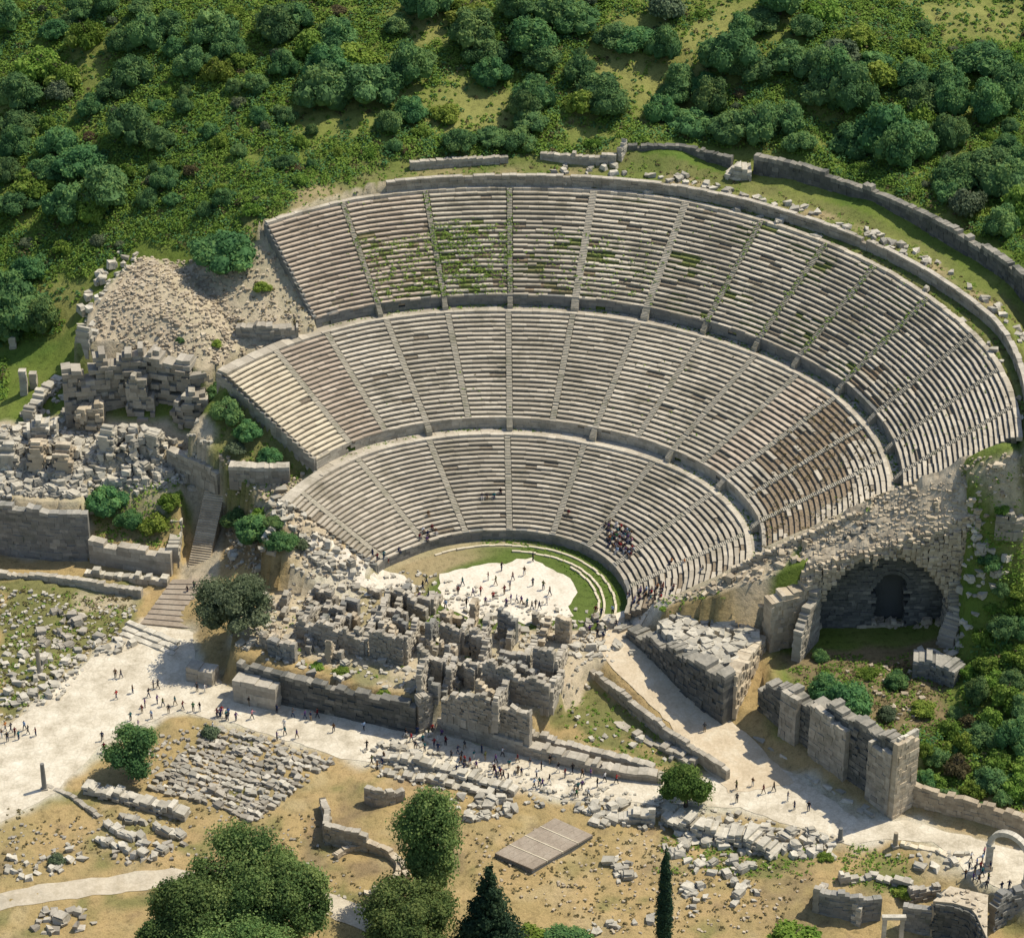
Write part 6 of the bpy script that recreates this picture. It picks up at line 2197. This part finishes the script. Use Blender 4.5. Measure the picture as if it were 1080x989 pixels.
BODY = {p: [body(p, k) for k in range(3)] for p in ('standing', 'walking', 'sitting')}
TOPS = [('black', (.012, .012, .014)), ('navy', (.015, .025, .07)), ('dark grey', (.06, .06, .065)), ('maroon', (.12, .015, .02)), ('brown', (.11, .06, .03)), ('purple', (.10, .05, .16)), ('teal', (.02, .12, .13)), ('red', (.35, .03, .03)),
        ('white', (.62, .60, .57)), ('pale blue', (.25, .35, .50)), ('olive', (.10, .11, .04)), ('beige', (.42, .34, .24)), ('pink', (.50, .22, .25)), ('orange', (.48, .17, .04)), ('blue', (.04, .10, .32)), ('green', (.04, .16, .06))]
LEGS = [('black', 0.0), ('navy', .35), ('khaki', .65), ('white', 1.0)]
USED = {}


def person(x, y, z, pose, place, group, rz=None):
    u = USED.setdefault((place, pose), [])
    for _ in range(400):
        ti = min(int(abs(random.gauss(0, 6))), 15)
        li = random.choice((0, 0, 1, 1, 2, 3))
        if (ti, li) not in u:
            break
    u.append((ti, li))
    o = bpy.data.objects.new('person', random.choice(BODY[pose]))
    COL.objects.link(o)
    o.location = (x, y, z)
    s = random.uniform(.93, 1.06)
    o.scale = (s, s, s)
    o.rotation_euler = (0, 0, random.uniform(0, 6.28) if rz is None else rz)
    o.color = (*TOPS[ti][1], LEGS[li][1])
    tag(o, f'visitor in {TOPS[ti][0]} top and {LEGS[li][0]} trousers {pose} {place}', 'person', group)


def peeps(pts, place, group, pose=None, f=hz, lift=.05):
    for q in pts:
        x, y, z = G(q[0], q[1], f)
        person(x, y, z + lift, pose or random.choice(('standing', 'walking')), place, group)


peeps([(483, 627), (499, 629), (507, 627), (520, 633), (532, 627), (529, 602), (553, 607), (562, 618), (539, 636), (545, 636), (550, 638), (561, 643), (565, 641), (569, 643), (562, 592), (556, 640), (515, 612), (523, 617), (541, 612), (573, 622), (580, 628), (512, 638), (492, 640), (488, 618), (534, 640), (577, 637), (538, 622)], 'on the orchestra floor', 'visitors on the orchestra floor')
peeps([(626, 655), (630, 662), (634, 650), (638, 668), (642, 660), (630, 672), (646, 648), (622, 668), (636, 676), (650, 662), (628, 648)], 'at the orchestra entrance', 'visitors at the orchestra entrance')
peeps([(446, 622), (452, 630), (458, 640), (442, 634), (462, 634), (470, 642), (450, 616)], 'behind the stage ruins', 'visitors behind the stage ruins')
peeps([(122, 715), (128, 715), (123, 737), (140, 731), (162, 726), (167, 726), (157, 735), (138, 760), (153, 746), (185, 744), (193, 748), (204, 750), (211, 750), (208, 729), (216, 730), (38, 776), (108, 781), (110, 793), (172, 745), (150, 752), (160, 758), (178, 752), (166, 742), (146, 768)], 'on the plaza', 'visitors on the plaza')
peeps([(26, 770), (12, 772), (16, 776), (30, 774), (6, 770), (20, 780), (8, 782), (2, 778)], 'at the plaza edge', 'visitors clustered at the plaza edge')
peeps([(263, 744), (309, 756), (322, 758), (328, 760), (335, 757), (384, 770), (387, 790), (229, 756), (234, 754), (241, 756), (249, 760), (266, 758), (292, 752), (300, 768), (352, 772)], 'below the stage front wall', 'visitors below the stage front wall')
peeps([(440, 776), (446, 784), (452, 778), (458, 788), (434, 782), (462, 792), (448, 792), (470, 786), (456, 772), (438, 790), (428, 778), (466, 778)], 'in the crowded street', 'visitors in the crowded stretch of street')
peeps([(483, 795), (512, 802), (523, 805), (537, 810), (500, 800), (559, 809), (571, 812), (589, 814), (604, 815), (490, 790), (508, 794), (530, 798), (546, 804), (580, 806), (596, 820), (614, 820), (476, 800), (566, 820), (550, 818), (520, 812)], 'below the stage ruins', 'visitors on the street below the stage ruins')
peeps([(623, 820), (638, 824), (634, 816), (650, 826), (777, 846), (630, 830)], 'near the round street tree', 'visitors on the street near the round tree')
peeps([(c_ + random.gauss(0, 6), 738 + .27 * (c_ - 200) + 14 + random.gauss(0, 4)) for c_, m_ in ((232, 5), (300, 3), (392, 4)) for _ in range(m_)], 'along the street edge', 'visitors along the street edge')
peeps([(c_ + random.gauss(0, 7), 797 + .24 * (c_ - 470) + 8 + random.gauss(0, 4)) for c_, m_ in ((488, 8), (530, 9), (566, 4), (612, 5)) for _ in range(m_)], 'walking the marble street', 'visitors walking the marble street', 'walking')
peeps([(780 + 12 * k + random.uniform(-4, 4), 828 + 4 * k + random.uniform(-6, 8)) for k in range(7)], 'at the bend of the street', 'visitors at the street bend')
peeps([(743, 772)], 'alone on the sandy ramp', 'visitor on the ramp', 'standing')
peeps([(198, 627), (205, 622)], 'on the broad steps', 'visitors on the broad steps')
peeps([(1024, 908), (1030, 914), (1036, 910), (1028, 922), (1036, 924), (1022, 918), (1042, 930), (1032, 932), (1038, 902), (1026, 930), (1018, 926), (1044, 918), (1034, 918), (1040, 938), (1056, 940), (1064, 938)], 'at the white archway', 'visitors at the white archway')
peeps([(393, 588), (398, 592), (405, 590), (409, 597)], 'at the lowest row end', 'visitors at the lowest row', None, surf)


def seated(px, py, place, group, k=1):
    x, y, z = G(px, py, surf)
    r, th = math.hypot(x, y), math.degrees(math.atan2(x, y))
    A, B = float(r_A(th)), float(r_B(th))
    i = min(max(int((r - A) / (B - A) * N1), 0), N1 - 1)
    rr_ = A + (B - A) * i / N1 + .22
    x, y = pol(rr_, th)
    person(x, y, Z_A + (Z_B - Z_A) / N1 * i, 'sitting', place, group, math.atan2(-y, -x) - PI / 2)


seats = set()
for _ in range(600):
    if len(seats) >= 44:
        break
    a, b = random.gauss(0, 1), random.gauss(0, 1)
    px, py = 655 + 10 * a + 2 * b, 567 + 10 * b + 3 * a
    if abs(a) > 1.5 or abs(b) > 1.5:
        continue
    key = (round(px / 4.2), round(py / 4.2))
    if key in seats:
        continue
    seats.add(key)
    seated(px, py, 'in the packed lower group', 'packed seated group on the lower tier')
seats = set()
for _ in range(600):
    if len(seats) >= 30:
        break
    u = random.random()
    px, py = 664 + 44 * u + random.gauss(0, 4), 634 - 16 * u + random.gauss(0, 5)
    key = (round(px / 4.2), round(py / 4.2))
    if key in seats:
        continue
    seats.add(key)
    seated(px, py, 'at the lower rows end', 'seated group at the end of the lower rows')
for q in ((445, 558), (450, 562), (455, 556), (448, 566), (459, 560), (440, 563), (451, 541), (418, 578)):
    seated(*q, 'near the lower left steps', 'seated visitors near the steps of the lower tier')
for q in ((513, 520), (521, 523), (508, 522), (528, 519), (742, 600), (724, 592), (713, 590), (600, 540)):
    seated(*q, 'apart on the lower tier', 'scattered seated visitors on the lower tier')
